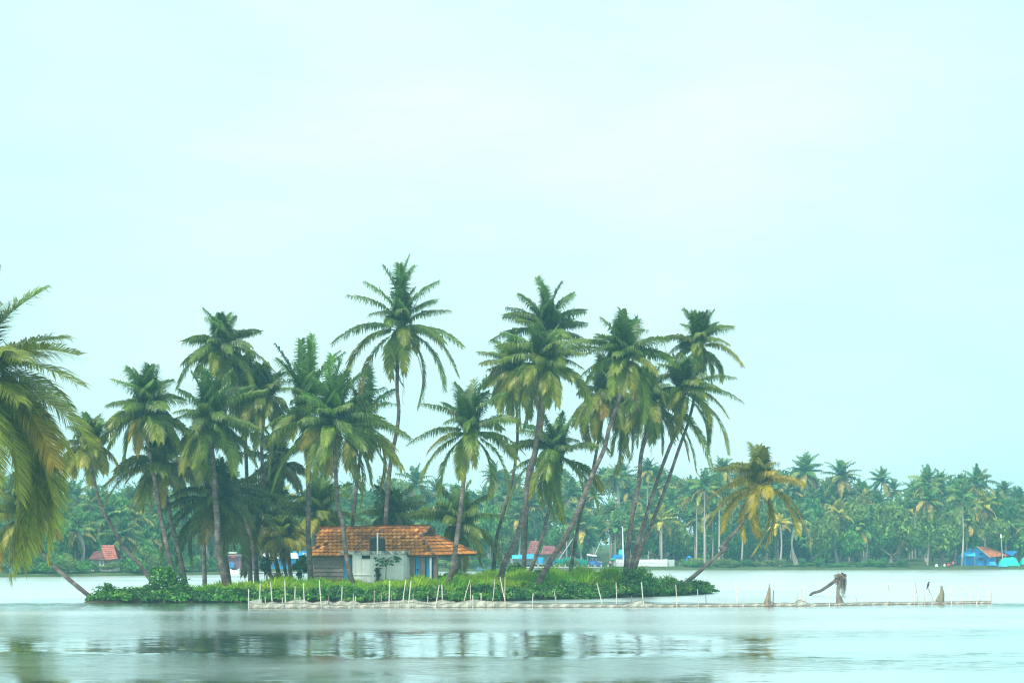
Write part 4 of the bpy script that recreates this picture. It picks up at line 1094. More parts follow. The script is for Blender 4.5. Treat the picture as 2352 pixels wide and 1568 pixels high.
def net_strip(top, yoff, zb, mb, rng, rope):
    T = [D(*p) for p in top]
    xs = np.arange(T[0][0], T[-1][0] + .1, 3.0)
    # scallops hang as curves between the stakes
    ty = np.interp(xs, [p[0] for p in T], [p[1] for p in T])
    Y = net_y(xs) + yoff + rng.normal(0, .03, len(xs)) + .12 * np.sin(xs * .11)
    tops = np.stack([(xs - CX) / F_PX * Y, Y, CAM_H - (ty - HY) / F_PX * Y], 1)
    tops[:, 2] = np.maximum(tops[:, 2], .06)
    rows = 4
    v = []
    for r in range(rows + 1):
        k = r / rows
        q = tops.copy(); q[:, 2] = tops[:, 2] * (1 - k) + zb * k
        q[:, 1] += .10 * math.sin(k * 3.14) * np.sin(xs * .23 + r) - .06 * k
        v.append(q)
    n = len(xs)
    f = [(r * n + i, r * n + i + 1, (r + 1) * n + i + 1, (r + 1) * n + i) for r in range(rows) for i in range(n - 1)]
    mb.add(np.concatenate(v), f)
    rope.append(tops + np.array([0, -.03, .01]))
    return tops

rng = np.random.default_rng(9)
root = empty('fishing_net', (at(*D(*NET_FRONT[0]), 132.6)[0], 132.6, 0), 'long pale fishing net strung low over the water before the island', 'fishing net')
ropes = []
mb = MB()
tf = net_strip(NET_FRONT, 0.0, -.15, mb, rng, ropes)
# closing flaps at both ends
mb.add([tf[0], tf[0] + (0, 7, 0), (tf[0][0], tf[0][1] + 7, -.15), (tf[0][0], tf[0][1], -.15)], [(0, 1, 2, 3)])
mb.add([tf[-1], tf[-1] + (0, 5, 0), (tf[-1][0], tf[-1][1] + 5, -.15), (tf[-1][0], tf[-1][1], -.15)], [(0, 1, 2, 3)])
mb.build('net_panel', M['net'], root)
mb = MB(); tb = net_strip(NET_BACK, 7.0, -.15, mb, rng, ropes); mb.build('net_panel', M['net'], root)
mb = MB()
for r in ropes: mb.tube(r[::2], .018, 4)
mb.build('head_rope', M['rope'], root)
mb = MB()
bl = tf[::2].copy(); bl[:, 2] = .012; bl[:, 1] -= .09; mb.tube(bl, .035, 5)
mb.build('foot_rope', M['rope'], root)

# ---- stakes: view, top x, y, foot x, y, row (f front, b back), look
W_, G_, B_ = (.47, .45, .40), (.36, .33, .30), (.17, .13, .11)
STAKES = [('N5', 127, 418, 130, 708, 'f', W_), ('N5', 300, 335, 290, 610, 'b', W_), ('N5', 365, 530, 375, 705, 'f', G_), ('N5', 450, 318, 475, 612, 'b', W_), ('N5', 625, 540, 620, 702, 'f', G_), ('N5', 658, 296, 668, 625, 'b', W_),
          ('N5', 811, 378, 806, 590, 'b', W_), ('N5', 881, 528, 880, 702, 'f', G_), ('N5', 932, 332, 948, 600, 'b', W_), ('N5', 1164, 292, 1195, 692, 'f', W_), ('N5', 1301, 515, 1295, 650, 'b', B_), ('N5', 1502, 378, 1490, 590, 'b', W_),
          ('N5', 1668, 495, 1672, 690, 'f', G_), ('N5', 1700, 525, 1695, 600, 'b', W_), ('N5', 1975, 438, 1970, 640, 'b', (.5, .4, .33)), ('N5', 2076, 458, 2074, 625, 'b', (.4, .27, .2)), ('N5', 2200, 296, 2190, 692, 'f', W_), ('N5', 2230, 488, 2228, 630, 'b', B_),
          ('N6', 86, 288, 50, 580, 'b', W_), ('N6', 160, 296, 118, 692, 'f', W_), ('N6', 190, 488, 196, 612, 'b', (.42, .34, .22)), ('N6', 412, 520, 402, 640, 'b', G_), ('N6', 575, 358, 520, 692, 'f', W_), ('N6', 614, 350, 620, 632, 'b', W_),
          ('N6', 1030, 288, 956, 590, 'b', (.45, .40, .32)), ('N6', 1034, 340, 1042, 560, 'b', (.45, .40, .32)), ('N6', 1071, 510, 1070, 692, 'f', W_), ('N6', 1191, 478, 1196, 585, 'b', W_), ('N6', 1395, 270, 1348, 692, 'f', (.40, .38, .30)),
          ('N6', 1470, 240, 1550, 596, 'b', W_), ('N6', 1545, 240, 1548, 692, 'f', (.42, .36, .28)), ('N6', 1957, 476, 1950, 692, 'f', W_), ('N6', 2268, 448, 2300, 690, 'f', G_),
          ('B4', -62, 1070, 40, 1460, 'b', W_), ('B4', 315, 1058, 315, 1530, 'f', (.5, .46, .38)), ('B4', 622, 1318, 625, 1455, 'b', B_), ('B4', 815, 1050, 872, 1532, 'f', W_), ('B4', 1485, 1095, 1510, 1532, 'f', (.55, .48, .4)), ('B4', 1912, 1190, 1926, 1532, 'f', (.45, .42, .3)), ('B4', 2070, 1310, 2070, 1455, 'b', B_),
          ('C3', 728, 245, 768, 702, 'f', (.52, .46, .44)), ('C3', 1425, 400, 1418, 716, 'f', B_), ('C3', 1880, 465, 1815, 690, 'f', (.42, .33, .3)), ('C3', 1937, 355, 1915, 580, 'b', (.48, .42, .38)), ('C3', 1988, 235, 1994, 640, 'b', W_),
          ('C4', 212, 215, 172, 482, 'f', W_), ('C4', 508, 345, 535, 440, 'b', G_), ('C4', 724, 415, 725, 465, 'f', G_), ('C4', 943, 180, 936, 470, 'f', W_), ('C4', 928, 212, 932, 465, 'b', B_), ('C4', 1267, 178, 1302, 430, 'b', G_), ('C4', 1272, 255, 1252, 462, 'f', (.5, .44, .4)),
          ('C4', 1378, 320, 1388, 462, 'f', (.42, .33, .3)), ('C4', 1428, 235, 1505, 425, 'b', G_), ('C4', 1708, 200, 1736, 455, 'f', (.55, .47, .45)), ('C4', 1847, 185, 1870, 458, 'f', (.5, .42, .4)), ('C4', 1980, 245, 1972, 420, 'b', (.5, .44, .4)), ('C4', 2112, 185, 2052, 452, 'f', (.52, .46, .42)),
          ('C4', 2197, 205, 2207, 445, 'f', (.52, .46, .42)), ('C4', 2248, 248, 2250, 450, 'f', (.45, .36, .32)), ('C4', 2238, 285, 2160, 420, 'b', (.5, .42, .38))]
def describe(i, v, dx, h, col):
    tone = 'white' if col is W_ else 'grey' if col is G_ else 'dark' if col is B_ else 'brown'
    size = 'tall' if h > 1.25 else 'short' if h < .75 else 'medium'
    lean = 'leaning left' if dx < -.12 else 'leaning right' if dx > .12 else 'upright'
    return tone, size, lean
PLACES = [(640, 'at the left end of the net'), (740, 'before the grass left of the house'), (800, 'below the plank wall of the house'), (905, 'below the white annex'), (1000, 'below the blue doors'), (1100, 'by the star crowned palm'),
          (1200, 'below the big leaning trunk'), (1340, 'below the broad dark bush'), (1480, 'below the tall dark bush'), (1660, 'before the right tip of the island'), (1780, 'near the first draped net bundle'), (1860, 'left of the sunken palm log'), (1990, 'right of the sunken palm log'), (2110, 'by the bird on its stake'), (2200, 'right of the last net bundle'), (2400, 'at the right end of the net')]
used = {}
for i, (v, tx, ty, fx, fy, row, col) in enumerate(STAKES):
    a, b = D(v, tx, ty), D(v, fx, fy)
    Y = float(net_y(b[0])) + (0.02 if row == 'f' else 7.0) - (.14 if row == 'f' else .05)
    p1, p0 = at(*a, Y), at(*b, Y)
    d = norm(p1 - p0)
    p1 = p1 + np.array([0, rng.normal(0, .08), 0])
    foot = p0 - d * ((p0[2] + .5) / max(d[2], .5))
    h = p1[2]
    mid = (foot + p1) / 2 + np.array([rng.normal(0, .025), 0, 0])
    mb = MB()
    rad = .039 if h > 1.2 else .035
    if v == 'C4' or v == 'C3': rad = .042
    if col not in (W_, G_, B_) and v[0] != 'C': rad *= .72
    pts = smooth_curve([foot, mid, p1], 9)
    rr = np.full(9, rad) * rng.uniform(.9, 1.05) * np.linspace(1.1, .85, 9) * (1 + .1 * (np.arange(9) % 2))
    c9 = np.array(col)
    mb.tube(pts, rr, 7, c9)
    tone, size, lean = describe(i, v, p1[0] - p0[0], h, col)
    place = next(t for x, t in PLACES if a[0] < x)
    key = (tone, size, lean, place, row)
    used[key] = used.get(key, 0) + 1
    o = mb.build('stake', M['stake'], loc=(foot[0], foot[1], 0))
    o['_key'] = repr(key)
    tag(o, None, 'stake', 'stakes holding the fishing net')
ords = ['leftmost', 'second', 'third', 'fourth', 'fifth']
cnt = {}
for o in [o for o in COL.objects if '_key' in o.keys()]:
    key = eval(o['_key']); del o['_key']
    tone, size, lean, place, row = key
    cnt[key] = cnt.get(key, 0) + 1
    pre = '' if used[key] == 1 else ords[cnt[key] - 1] + ' '
    o['label'] = f"{pre}{size} {tone} {'front' if row == 'f' else 'back'} stake, {lean}, {place}"

# ---- bundles of net thrown over stakes
def bundle(label, outline_l, outline_r, Y, col, view, depth=.32):
    n = len(outline_l); seg = 12
    rg = np.random.default_rng(n + int(outline_l[0][0]))
    v, f = [], []
    for (lx, ly), (rx, ry) in zip(outline_l, outline_r):
        a, b = at(*D(view, lx, ly), Y), at(*D(view, rx, ry), Y)
        c = (a + b) / 2; w = (b - a) / 2
        for j in range(seg):
            t = 2 * math.pi * j / seg
            k = 1 + rg.uniform(-.4, .25) * (1 if j % 2 else .5)
            v.append(c + w * math.cos(t) * min(k, 1.1) + np.array([0, math.sin(t) * depth * min(1, np.linalg.norm(w) * 2.5 + .15) * k, 0]))
    for i in range(n - 1):
        for j in range(seg):
            k = (j + 1) % seg
            f.append((i * seg + j, i * seg + k, (i + 1) * seg + k, (i + 1) * seg + j))
    f.append(tuple(range(seg)))
    mb = MB(); mb.add(v, f, col)
    mb.add(np.array([at(*D(view, (outline_l[-1][0] + outline_r[-1][0]) / 2, outline_l[-1][1] - 4), Y)] * 1), [], np.zeros((0, 3)))
    o = mb.build('net_bundle', M['cloth'], loc=tuple(at(*D(view, *outline_l[-1]), Y)))
    mb2 = MB(); c = at(*D(view, (outline_l[0][0] + outline_r[0][0]) / 2, outline_l[0][1]), Y)
    mb2.tube([(c[0] + .04, c[1], -.5), (c[0], c[1], c[2] + .05)], .045, 6, (.4, .34, .26)); mb2.build('support_stake', M['stake'], o)
    return tag(o, label, 'net bundle', 'bundles of net draped on stakes')
bundle('narrow brown net bundle draped on a stake nearest the island tip', [(1342, 285), (1325, 380), (1290, 500), (1245, 600), (1240, 690)], [(1362, 285), (1368, 380), (1372, 500), (1375, 575), (1378, 690)], 136.4, (.22, .18, .13), 'C3')
bundle('dark net bundle hanging in two tails under the sunken palm log', [(262, 260), (255, 300), (252, 350), (250, 418), (255, 455)], [(280, 260), (296, 310), (318, 350), (352, 420), (375, 455)], 141.0, (.16, .14, .12), 'C4')
bundle('olive grey net bundle with a rounded top by the bird stake', [(1590, 225), (1590, 250), (1582, 300), (1555, 360), (1525, 408), (1522, 445)], [(1618, 225), (1622, 255), (1640, 310), (1642, 350), (1636, 410), (1640, 445)], 142.3, (.20, .185, .135), 'C4')

# ---- sunken palm log with its dead crown
Yl = 165.0
pts = [at(*D('Z8', *q), Yl) for q in ((790, 1172), (835, 1152), (885, 1138), (935, 1108), (975, 1080), (1015, 1048))]
pts[0][2] = -.5
log = empty('fallen_palm', (pts[1][0], Yl, 0), 'dead palm trunk slanting out of the water with withered fronds hanging from its end', 'dead palm')
mb = MB(); mb.tube(smooth_curve(pts, 14), np.linspace(.10, .165, 14), 9); mb.build('trunk', M['trunk'], log, smooth=True)
mb = MB(); rg = np.random.default_rng(77)
E = pts[-1] + np.array([.15, 0, .1])
for (x, y) in ((1042, 1165), (1060, 1150), (1068, 1105), (1012, 1120), (1030, 1140), (1065, 1160), (1050, 1120), (1070, 1045), (1000, 1040), (1040, 1020), (1020, 1165), (1052, 1168), (1035, 1100), (1058, 1130), (1046, 1160), (1028, 1150)):
    T = at(*D('Z8', x, y), Yl + rg.uniform(-.5, .5))
    P1 = E + np.array([(T - E)[0] * 1.3, rg.uniform(-.4, .4), .45])
    col = np.array([.11, .085, .075]) * rg.uniform(.7, 1.7)
    frond(mb, E, P1, T, 24, .5, 1.2, col, col * 1.4, rg, width=.06, rr=.06, ragged=.2)
for k in range(9):
    mb.ball(E + rg.normal(0, .16, 3) + (0.15, 0, .05), rg.uniform(.08, .17), 7, 5, (.10, .08, .075))
mb.build('dead_frond', M['dead'], log)

# ---- bird
bp = at(*D('C4', 1430, 236), float(net_y(2131)) + 6.95)
mb = MB()
def Ry(a): return np.array([[math.cos(a), 0, math.sin(a)], [0, 1, 0], [-math.sin(a), 0, math.cos(a)]])
mb.ball(bp + (.02, 0, .17), (.085, .085, .19), 10, 7, (.05, .04, .04), Ry(.2))
mb.ball(bp + (.085, 0, .375), (.06, .05, .055), 9, 6, (.06, .045, .04))
mb.tube([bp + (.13, 0, .375), bp + (.175, 0, .36), bp + (.195, 0, .345)], [.022, .015, .003], 6, (.10, .08, .05))
mb.tube([bp + (-.01, 0, .05), bp + (-.07, .01, -.10), bp + (-.10, .01, -.2)], [.05, .04, .02], 6, (.035, .03, .03))
mb.ball(bp + (-.03, -.075, .17), (.05, .025, .17), 8, 6, (.038, .032, .032), Ry(.3))
mb.tube([bp + (.03, -.03, .02), bp + (.03, -.03, -.03)], .012, 5, (.2, .16, .05)); mb.tube([bp + (.03, .03, .02), bp + (.03, .03, -.03)], .012, 5, (.2, .16, .05))
tag(mb.build('bird', M['feather'], loc=tuple(bp), smooth=True), 'dark brown bird of prey perched upright on a leaning stake', 'bird')
# ------------------------------------------------------------------ far bank
SH_X = [-400, 0, 400, 700, 900, 1150, 1420, 1800, 2352, 2900]
SH_YP = [1327, 1325, 1320.5, 1316, 1312.5, 1310.5, 1309, 1308, 1307, 1306]
def shore_Y(px): return F_PX * CAM_H / (np.interp(px, SH_X, SH_YP) - HY)

def far_z(back):     # ground height by metres behind the shore
    return np.interp(back, [-3, 0, .5, 4, 30, 120, 400, 1300], [-.6, 0.02, .35, .6, .9, 2.2, 3.5, 4])

def build_far_ground():
    pxs = np.linspace(-1500, 3900, 240)
    backs = np.array([-3, -1.2, 0, .25, .5, 1.5, 4, 10, 30, 70, 130, 260, 600, 1150])
    rg = np.random.default_rng(2)
    v = []
    wig = .35 * np.sin(pxs * .05) + .25 * np.sin(pxs * .13 + 1)
    for b in backs:
        Y = shore_Y(pxs) + b + wig * (1 if b < 5 else 0)
        X = (pxs - CX) / F_PX * shore_Y(pxs) * (1 + b / 420.0)
        v.append(np.stack([X, Y, far_z(b) + np.zeros_like(X) + (rg.normal(0, .05, len(X)) if b > .2 else 0)], 1))
    n = len(pxs)
    f = [(r * n + i, r * n + i + 1, (r + 1) * n + i + 1, (r + 1) * n + i) for r in range(len(backs) - 1) for i in range(n - 1)]
    mb = MB(); mb.add(np.concatenate(v), f)
    tag(mb.build('far_bank', M['bank'], smooth=True), 'low earth bank of the far shore under the palm wood', 'bank', kind='structure')
build_far_ground()

def fp(px, back):
    """ground point of the far bank under a picture column, so many metres behind the shore"""
    Y = float(shore_Y(px)) + back
    return np.array([(px - CX) / F_PX * Y, Y, float(far_z(back))])

# ---- kinds of far palms, each with a shared trunk and crown
F_G = [np.array(c) for c in ((.03, .11, .04), (.05, .15, .04), (.08, .17, .04), (.14, .20, .04), (.24, .24, .05), (.32, .25, .06))]
def far_crown(seed, L=3.6, nf=26, yellow=0.0, nl=12, width=.42):
    rg = np.random.default_rng(seed)
    mb = MB()
    for k in range(nf):
        e = math.radians(np.interp(k / (nf - 1), [0, .3, .7, 1], [80, 42, -12, -62]) + rg.normal(0, 8))
        az = k * 2.4 + rg.normal(0, .25)
        Lt = L * rg.uniform(.75, 1.05)
        P2 = Lt * np.array([math.cos(az) * math.cos(e), math.sin(az) * math.cos(e), math.sin(e)])
        c = F_G[rg.integers(0, 4)] if e > -.3 else F_G[rg.integers(1, 6)]
        if yellow: c = c * (1 - yellow) + np.array([.42, .33, .03]) * yellow
        if e < -.7 and rg.random() < .2: c = BROWN * .9 + F_G[2] * .4
        frond(mb, np.zeros(3), ctrl(np.zeros(3), P2, rg), P2, nl, 1.0 * L / 4, .7, c, c * 1.25, rg, width=width, rr=.05, rachis=False, roll=rg.normal(0, .5))
    return mb.mesh('far_palm_crown', M['far_leaf'])
CROWNS = [far_crown(100 + i, L=[3.4, 3.9, 3.6, 3.2, 4.1, 3.7, 3.3, 4.0][i]) for i in range(8)]
CROWN_YEL = far_crown(130, 2.9, 12, .85)
CROWN_TAN = far_crown(131, 3.5, 18, .4)
def far_trunk(seed, bend):
    rg = np.random.default_rng(seed)
    z = np.linspace(-.03, 1, 9)
    mb = MB()
    # unit height trunk, stretched to each palm; its girth stays true
    x = bend * (z - z * z) * 3.2
    mb.tube(np.stack([x, 0 * x, z], 1), np.linspace(.17, .115, 9), 7)
    return mb.mesh('far_palm_trunk', M['fartrunk'], True)
TRUNKS = [far_trunk(i, b) for i, b in enumerate((0, .6, -.8, 1.2, -.4))]

def far_palm(px, back, ytop, label, group, crown=None, sc=1.0, rg=random):
    b = fp(px, back)
    ci = rg.randrange(len(CROWNS)) if crown is None else None
    cm = CROWNS[ci] if crown is None else crown
    ztop = CAM_H - (ytop - HY) / F_PX * b[1]
    h = max(ztop - b[2] - 2.6 * sc, 2.0)
    root = empty('far_palm', tuple(b), label, 'palm tree', group, rz=rg.uniform(0, 6.28))
    t = bpy.data.objects.new('trunk', rg.choice(TRUNKS)); COL.objects.link(t); t.parent = root; t.scale = (1, 1, h)
    c = bpy.data.objects.new('crown', cm); COL.objects.link(c); c.parent = root; c.location = (0, 0, h); c.scale = (sc, sc, sc)
    return root

# ---- broadleaf trees
TR_P = [[(.03, .13, .04), (.05, .17, .04), (.07, .19, .035)], [(.07, .22, .035), (.11, .26, .035), (.05, .17, .035)], [(.14, .23, .05), (.10, .19, .05), (.17, .25, .045)]]
def far_tree_mesh(seed, pal):
    rg = np.random.default_rng(seed)
    mb = MB()
    for k in range(9):
        a = rg.uniform(0, 6.28); rr = rg.uniform(.15, .62); z = rg.uniform(.0, .75)
        leafcloud(mb, (math.cos(a) * rr, math.sin(a) * rr, z * 1.1), (rg.uniform(.3, .5),) * 2 + (rg.uniform(.24, .42),), 170, .085, pal, rg, zmin=-.75, fill=.5)
    return mb.mesh('far_tree_crown', M['far_leaf'])
TREES = [far_tree_mesh(200 + i, TR_P[i % 3]) for i in range(6)]
def tree_trunk_mesh():
    mb = MB()
    mb.tube([(0, 0, -.05), (.02, 0, .4), (0, .02, 1)], [.035, .028, .02], 7)
    mb.tube([(.01, 0, .5), (.14, .05, .8), (.24, .1, 1.1)], [.02, .015, .008], 5)
    mb.tube([(.01, 0, .55), (-.12, -.06, .85), (-.25, -.05, 1.12)], [.02, .015, .008], 5)
    return mb.mesh('far_tree_trunk', M['fartrunk_dark'], True)
TTR = tree_trunk_mesh()
def far_tree(px, back, ytop, width, label, group, name='far_tree', low=.35, rg=random, mesh=None):
    """low: share of the height that is bare trunk"""
    b = fp(px, back)
    H = CAM_H - (ytop - HY) / F_PX * b[1] - b[2]
    w = width / F_PX * b[1] / 2
    ch = H * (1 - low)
    root = empty(name, tuple(b), label, 'tree' if name == 'far_tree' else 'bush', group, rz=rg.uniform(0, 6.28))
    t = bpy.data.objects.new('trunk', TTR); COL.objects.link(t); t.parent = root; t.scale = (H * .9, H * .9, H * max(low, .1) * 1.25)
    c = bpy.data.objects.new('crown', mesh or TREES[rg.randrange(6)]); COL.objects.link(c); c.parent = root
    c.location = (0, 0, H * low + ch * .18); c.scale = (w, w, ch * .72)
    return root

def skyline(px):
    return np.interp(px, [-100, 100, 300, 700, 850, 950, 1050, 1150, 1300, 1400, 1480, 1560, 1660, 1740, 1850, 1930, 2010, 2130, 2230, 2352, 2500],
                     [1085, 1088, 1096, 1098, 1092, 1084, 1090, 1074, 1070, 1062, 1056, 1068, 1060, 1076, 1066, 1074, 1090, 1083, 1085, 1098, 1092])

LANDMARKS = [(150, 'behind the big near palm at the left edge'), (300, 'above the red roofed house on the far bank'), (480, 'above the green bushes of the far left shore'), (720, 'behind the dense left palm clump'), (960, 'above the tiled roof of the island house'),
             (1180, 'in the gap right of the island house'), (1330, 'behind the leaning trunks'), (1440, 'above the parked auto rickshaw'), (1600, 'above the white compound wall'), (1760, 'behind the yellow orange island palm'), (1900, 'near the yellow crowned far palm'), (2060, 'above the sunken palm log'), (2220, 'above the big round far trees'), (2500, 'above the bright blue far house')]
def landmark(px): return next(t for x, t in LANDMARKS if px < x)

KEEP = []    # picture columns with buildings: nothing grows in front of their back walls
BUILDINGS = [(200, 285, 14), (515, 600, 12), (588, 700, 12), (1170, 1275, 26), (1340, 1385, 8), (1405, 1555, 14), (2085, 2352, 14)]
def free(px, back, half):
    return not any(a - half < px < b + half and back < d for a, b, d in BUILDINGS)

rg = random.Random(12)
nrg = np.random.default_rng(12)
# named single palms that stand out
SINGLES = [(1850, 60, 1055, 'tall hazy palm breaking the skyline right of the yellow orange island palm', 1.25), (1933, 55, 1062, 'lone hazy palm with a spiky top on the skyline above the sunken log', 1.25), (1660, 70, 1056, 'hazy skyline palm just left of the yellow orange crown', 1.1),
           (1705, 75, 1068, 'hazy skyline palm half hidden by the yellow orange crown', 1.0), (2128, 40, 1082, 'dark layered skyline palm above the round far trees', 1.2), (2245, 30, 1080, 'pointed skyline palm left of the blue house column', 1.15), (2210, 35, 1092, 'skyline palm beside the pointed one', 1.0), (2160, 80, 1088, 'pale skyline palm behind the dark layered one', 1.0), (2025, 70, 1080, 'pale skyline palm left of the dark layered one', 1.0),
           (1490, 60, 1055, 'hazy skyline palm between the ringed trunk and the leaning pair', 1.0), (1415, 60, 1070, 'hazy skyline palm above the auto rickshaw', 1.0), (955, 60, 1082, 'hazy skyline palm right of the tallest trunk', 1.1), (1135, 70, 1070, 'hazy skyline palm left of the thin trunk', .9)]
for px, back, yt, lab, sc in SINGLES: far_palm(px, back, yt, lab, None, sc=sc, rg=rg)
# slender pale trunks near the water
PALE = [(1618, 6, 1090, 'pale slender far palm with a long bare trunk left of the yellow orange palm'), (1652, 7, 1098, 'pale slender far palm right behind the leaning yellow orange trunk'), (1703, 8, 1120, 'pale slender far palm under the hanging orange fronds'), (1831, 7, 1165, 'pale slender far palm right of the yellow crowned one'), (1600, 9, 1110, 'pale slender far palm at the end of the white wall'),
        (1925, 12, 1150, 'far palm with brown drooping fronds before the wood, centre right'), (1980, 11, 1185, 'dark far palm with bent down fronds before the round tree'), (2209, 5, 1118, 'far palm whose grey trunk passes left of the blue house'), (2130, 9, 1120, 'far palm between the two round far trees'), (2260, 10, 1130, 'far palm with brown crown above the blue house roof'),
        (178, 12, 1180, 'far palm with long drooping fronds left of the red roofed house'), (215, 30, 1130, 'pale trunked far palm above the red roof'), (255, 24, 1150, 'second pale trunked far palm above the red roof'), (1520, 10, 1165, 'far palm with brown hanging fronds above the white wall'), (1450, 14, 1185, 'far palm drooping behind the lamp pole'), (310, 28, 1150, 'far palm with a yellowish crown behind the bushes')]
for px, back, yt, lab in PALE: far_palm(px, back, yt, lab, None, sc=1.05, crown=CROWN_TAN if 'brown' in lab or 'yellowish' in lab else None, rg=rg)
far_palm(1791, 5, 1176, 'short yellow crowned palm on a straight pale trunk on the far bank', None, crown=CROWN_YEL, sc=.85, rg=rg)
# the wood
n = 0
tries = 0
while n < 215 and tries < 5000:
    tries += 1
    px = rg.uniform(-60, 2420)
    row = rg.random()
    back = 12 + 95 * row ** 1.1
    sk = float(skyline(px))
    yt = sk + 8 + (1 - row) * 85 + rg.uniform(-6, 30)
    if not free(px, back, 12): continue
    far_palm(px, back, yt, 'hazy far wood palm ' + landmark(px), 'palms of the far wood ' + landmark(px), sc=rg.uniform(.75, 1.2), crown=CROWN_TAN if rg.random() < .07 else None, rg=rg)
    n += 1
# broadleaf trees
BIG = [(2045, 9, 1150, 120, 'big round broadleaf tree on the far shore above the last net bundle'), (2160, 8, 1172, 130, 'big dark round tree on the far shore left of the blue house'), (2290, 9, 1190, 95, 'olive bushy tree behind the blue far house'), (1890, 11, 1180, 90, 'feathery light green tree beside the yellow crowned palm'), (1960, 10, 1195, 80, 'leafy tree low on the far shore above the sunken log'), (1670, 12, 1178, 80, 'bright green tree behind the leaning yellow orange trunk'), (1730, 14, 1170, 80, 'bright green tree under the hanging orange fronds'),
       (1270, 30, 1198, 75, 'yellow green tree behind the red far roofs'), (1560, 12, 1195, 70, 'green tree at the right end of the white wall'), (980, 22, 1160, 100, 'light green tree far behind the tiled roof')]
for px, back, yt, w, lab in BIG: far_tree(px, back, yt, w, lab, None, low=.22 if px > 1950 else .15, rg=rg)
n = 0; tries = 0
while n < 120 and tries < 3000:
    tries += 1
    px = rg.uniform(-60, 2420); back = rg.uniform(9, 60)
    yt = rg.uniform(1150, 1240) - back * .5
    if not free(px, back, 25): continue
    far_tree(px, back, yt, rg.uniform(65, 125), 'leafy far wood tree ' + landmark(px), 'broadleaf trees of the far wood ' + landmark(px), low=rg.uniform(.0, .2), rg=rg)
    n += 1
# bushes along the shore
n = 0
for px in np.arange(-40, 2400, 17.0):
    px = float(px + rg.uniform(-7, 7))
    left = px < 500 and not 195 < px < 290
    back = rg.uniform(1.6, 4.5)
    if not free(px, back, 10): continue
    yt = (rg.uniform(1262, 1288) if left else rg.uniform(1280, 1297)) + (0 if px < 900 else -2)
    far_tree(px, back, yt, rg.uniform(40, 75) if left else rg.uniform(28, 48), 'green bush on the far shore ' + landmark(px), 'bushes on the far shore ' + landmark(px), name='far_bush', low=.0, rg=rg)
for px, yt in ((212, 1292), (262, 1290), (285, 1284), (196, 1284), (240, 1297)):
    far_tree(px, 3.0, yt, 44, 'green bush before the red roofed house on the far shore', 'bushes before the red roofed house', name='far_bush', low=0, rg=rg)

# the wood behind, where no single tree can be told apart
def far_mass():
    V, F, Cc, nn = [], [], [], 0
    src = []
    for me in CROWNS + TREES:
        v = np.empty(len(me.vertices) * 3, np.float32); me.vertices.foreach_get('co', v); v = v.reshape(-1, 3)
        f = [tuple(p.vertices) for p in me.polygons]
        c = np.empty(len(me.polygons) * 4, np.float32); me.attributes['Col'].data.foreach_get('color', c)
        src.append((v, f, c.reshape(-1, 4)[:, :3]))
    mb = MB()
    for k in range(620):
        px = nrg.uniform(-120, 2480); back = nrg.uniform(80, 190)
        if k >= 420: px = nrg.choice([nrg.uniform(-750, -60), nrg.uniform(2410, 3100)]); back = nrg.uniform(8, 150)
        Y = float(shore_Y(px)) + back
        low = k % 4 == 0
        if low: back = nrg.uniform(62, 110); Y = float(shore_Y(px)) + back
        isp = nrg.random() < .62 and not low
        v, f, c = src[nrg.integers(0, 8)] if isp else src[8 + nrg.integers(0, 6)]
        yt = float(skyline(px)) + nrg.uniform(2, 100)
        zt = nrg.uniform(5.5, 10) if low else CAM_H - (yt - HY) / F_PX * Y
        s = nrg.uniform(.9, 1.25) if isp else nrg.uniform(3.5, 5.5)
        a = nrg.uniform(0, 6.28); R = np.array([[math.cos(a), -math.sin(a), 0], [math.sin(a), math.cos(a), 0], [0, 0, 1]])
        q = (v * s) @ R.T
        q = q + np.array([(px - CX) / F_PX * Y, Y, zt - q[:, 2].max()])
        mb.add(q, f, c)
    tag(mb.build('far_wood', M['far_leaf']), 'hazy mass of palms and trees deep in the wood of the far bank', 'wood', kind='stuff')
far_mass()
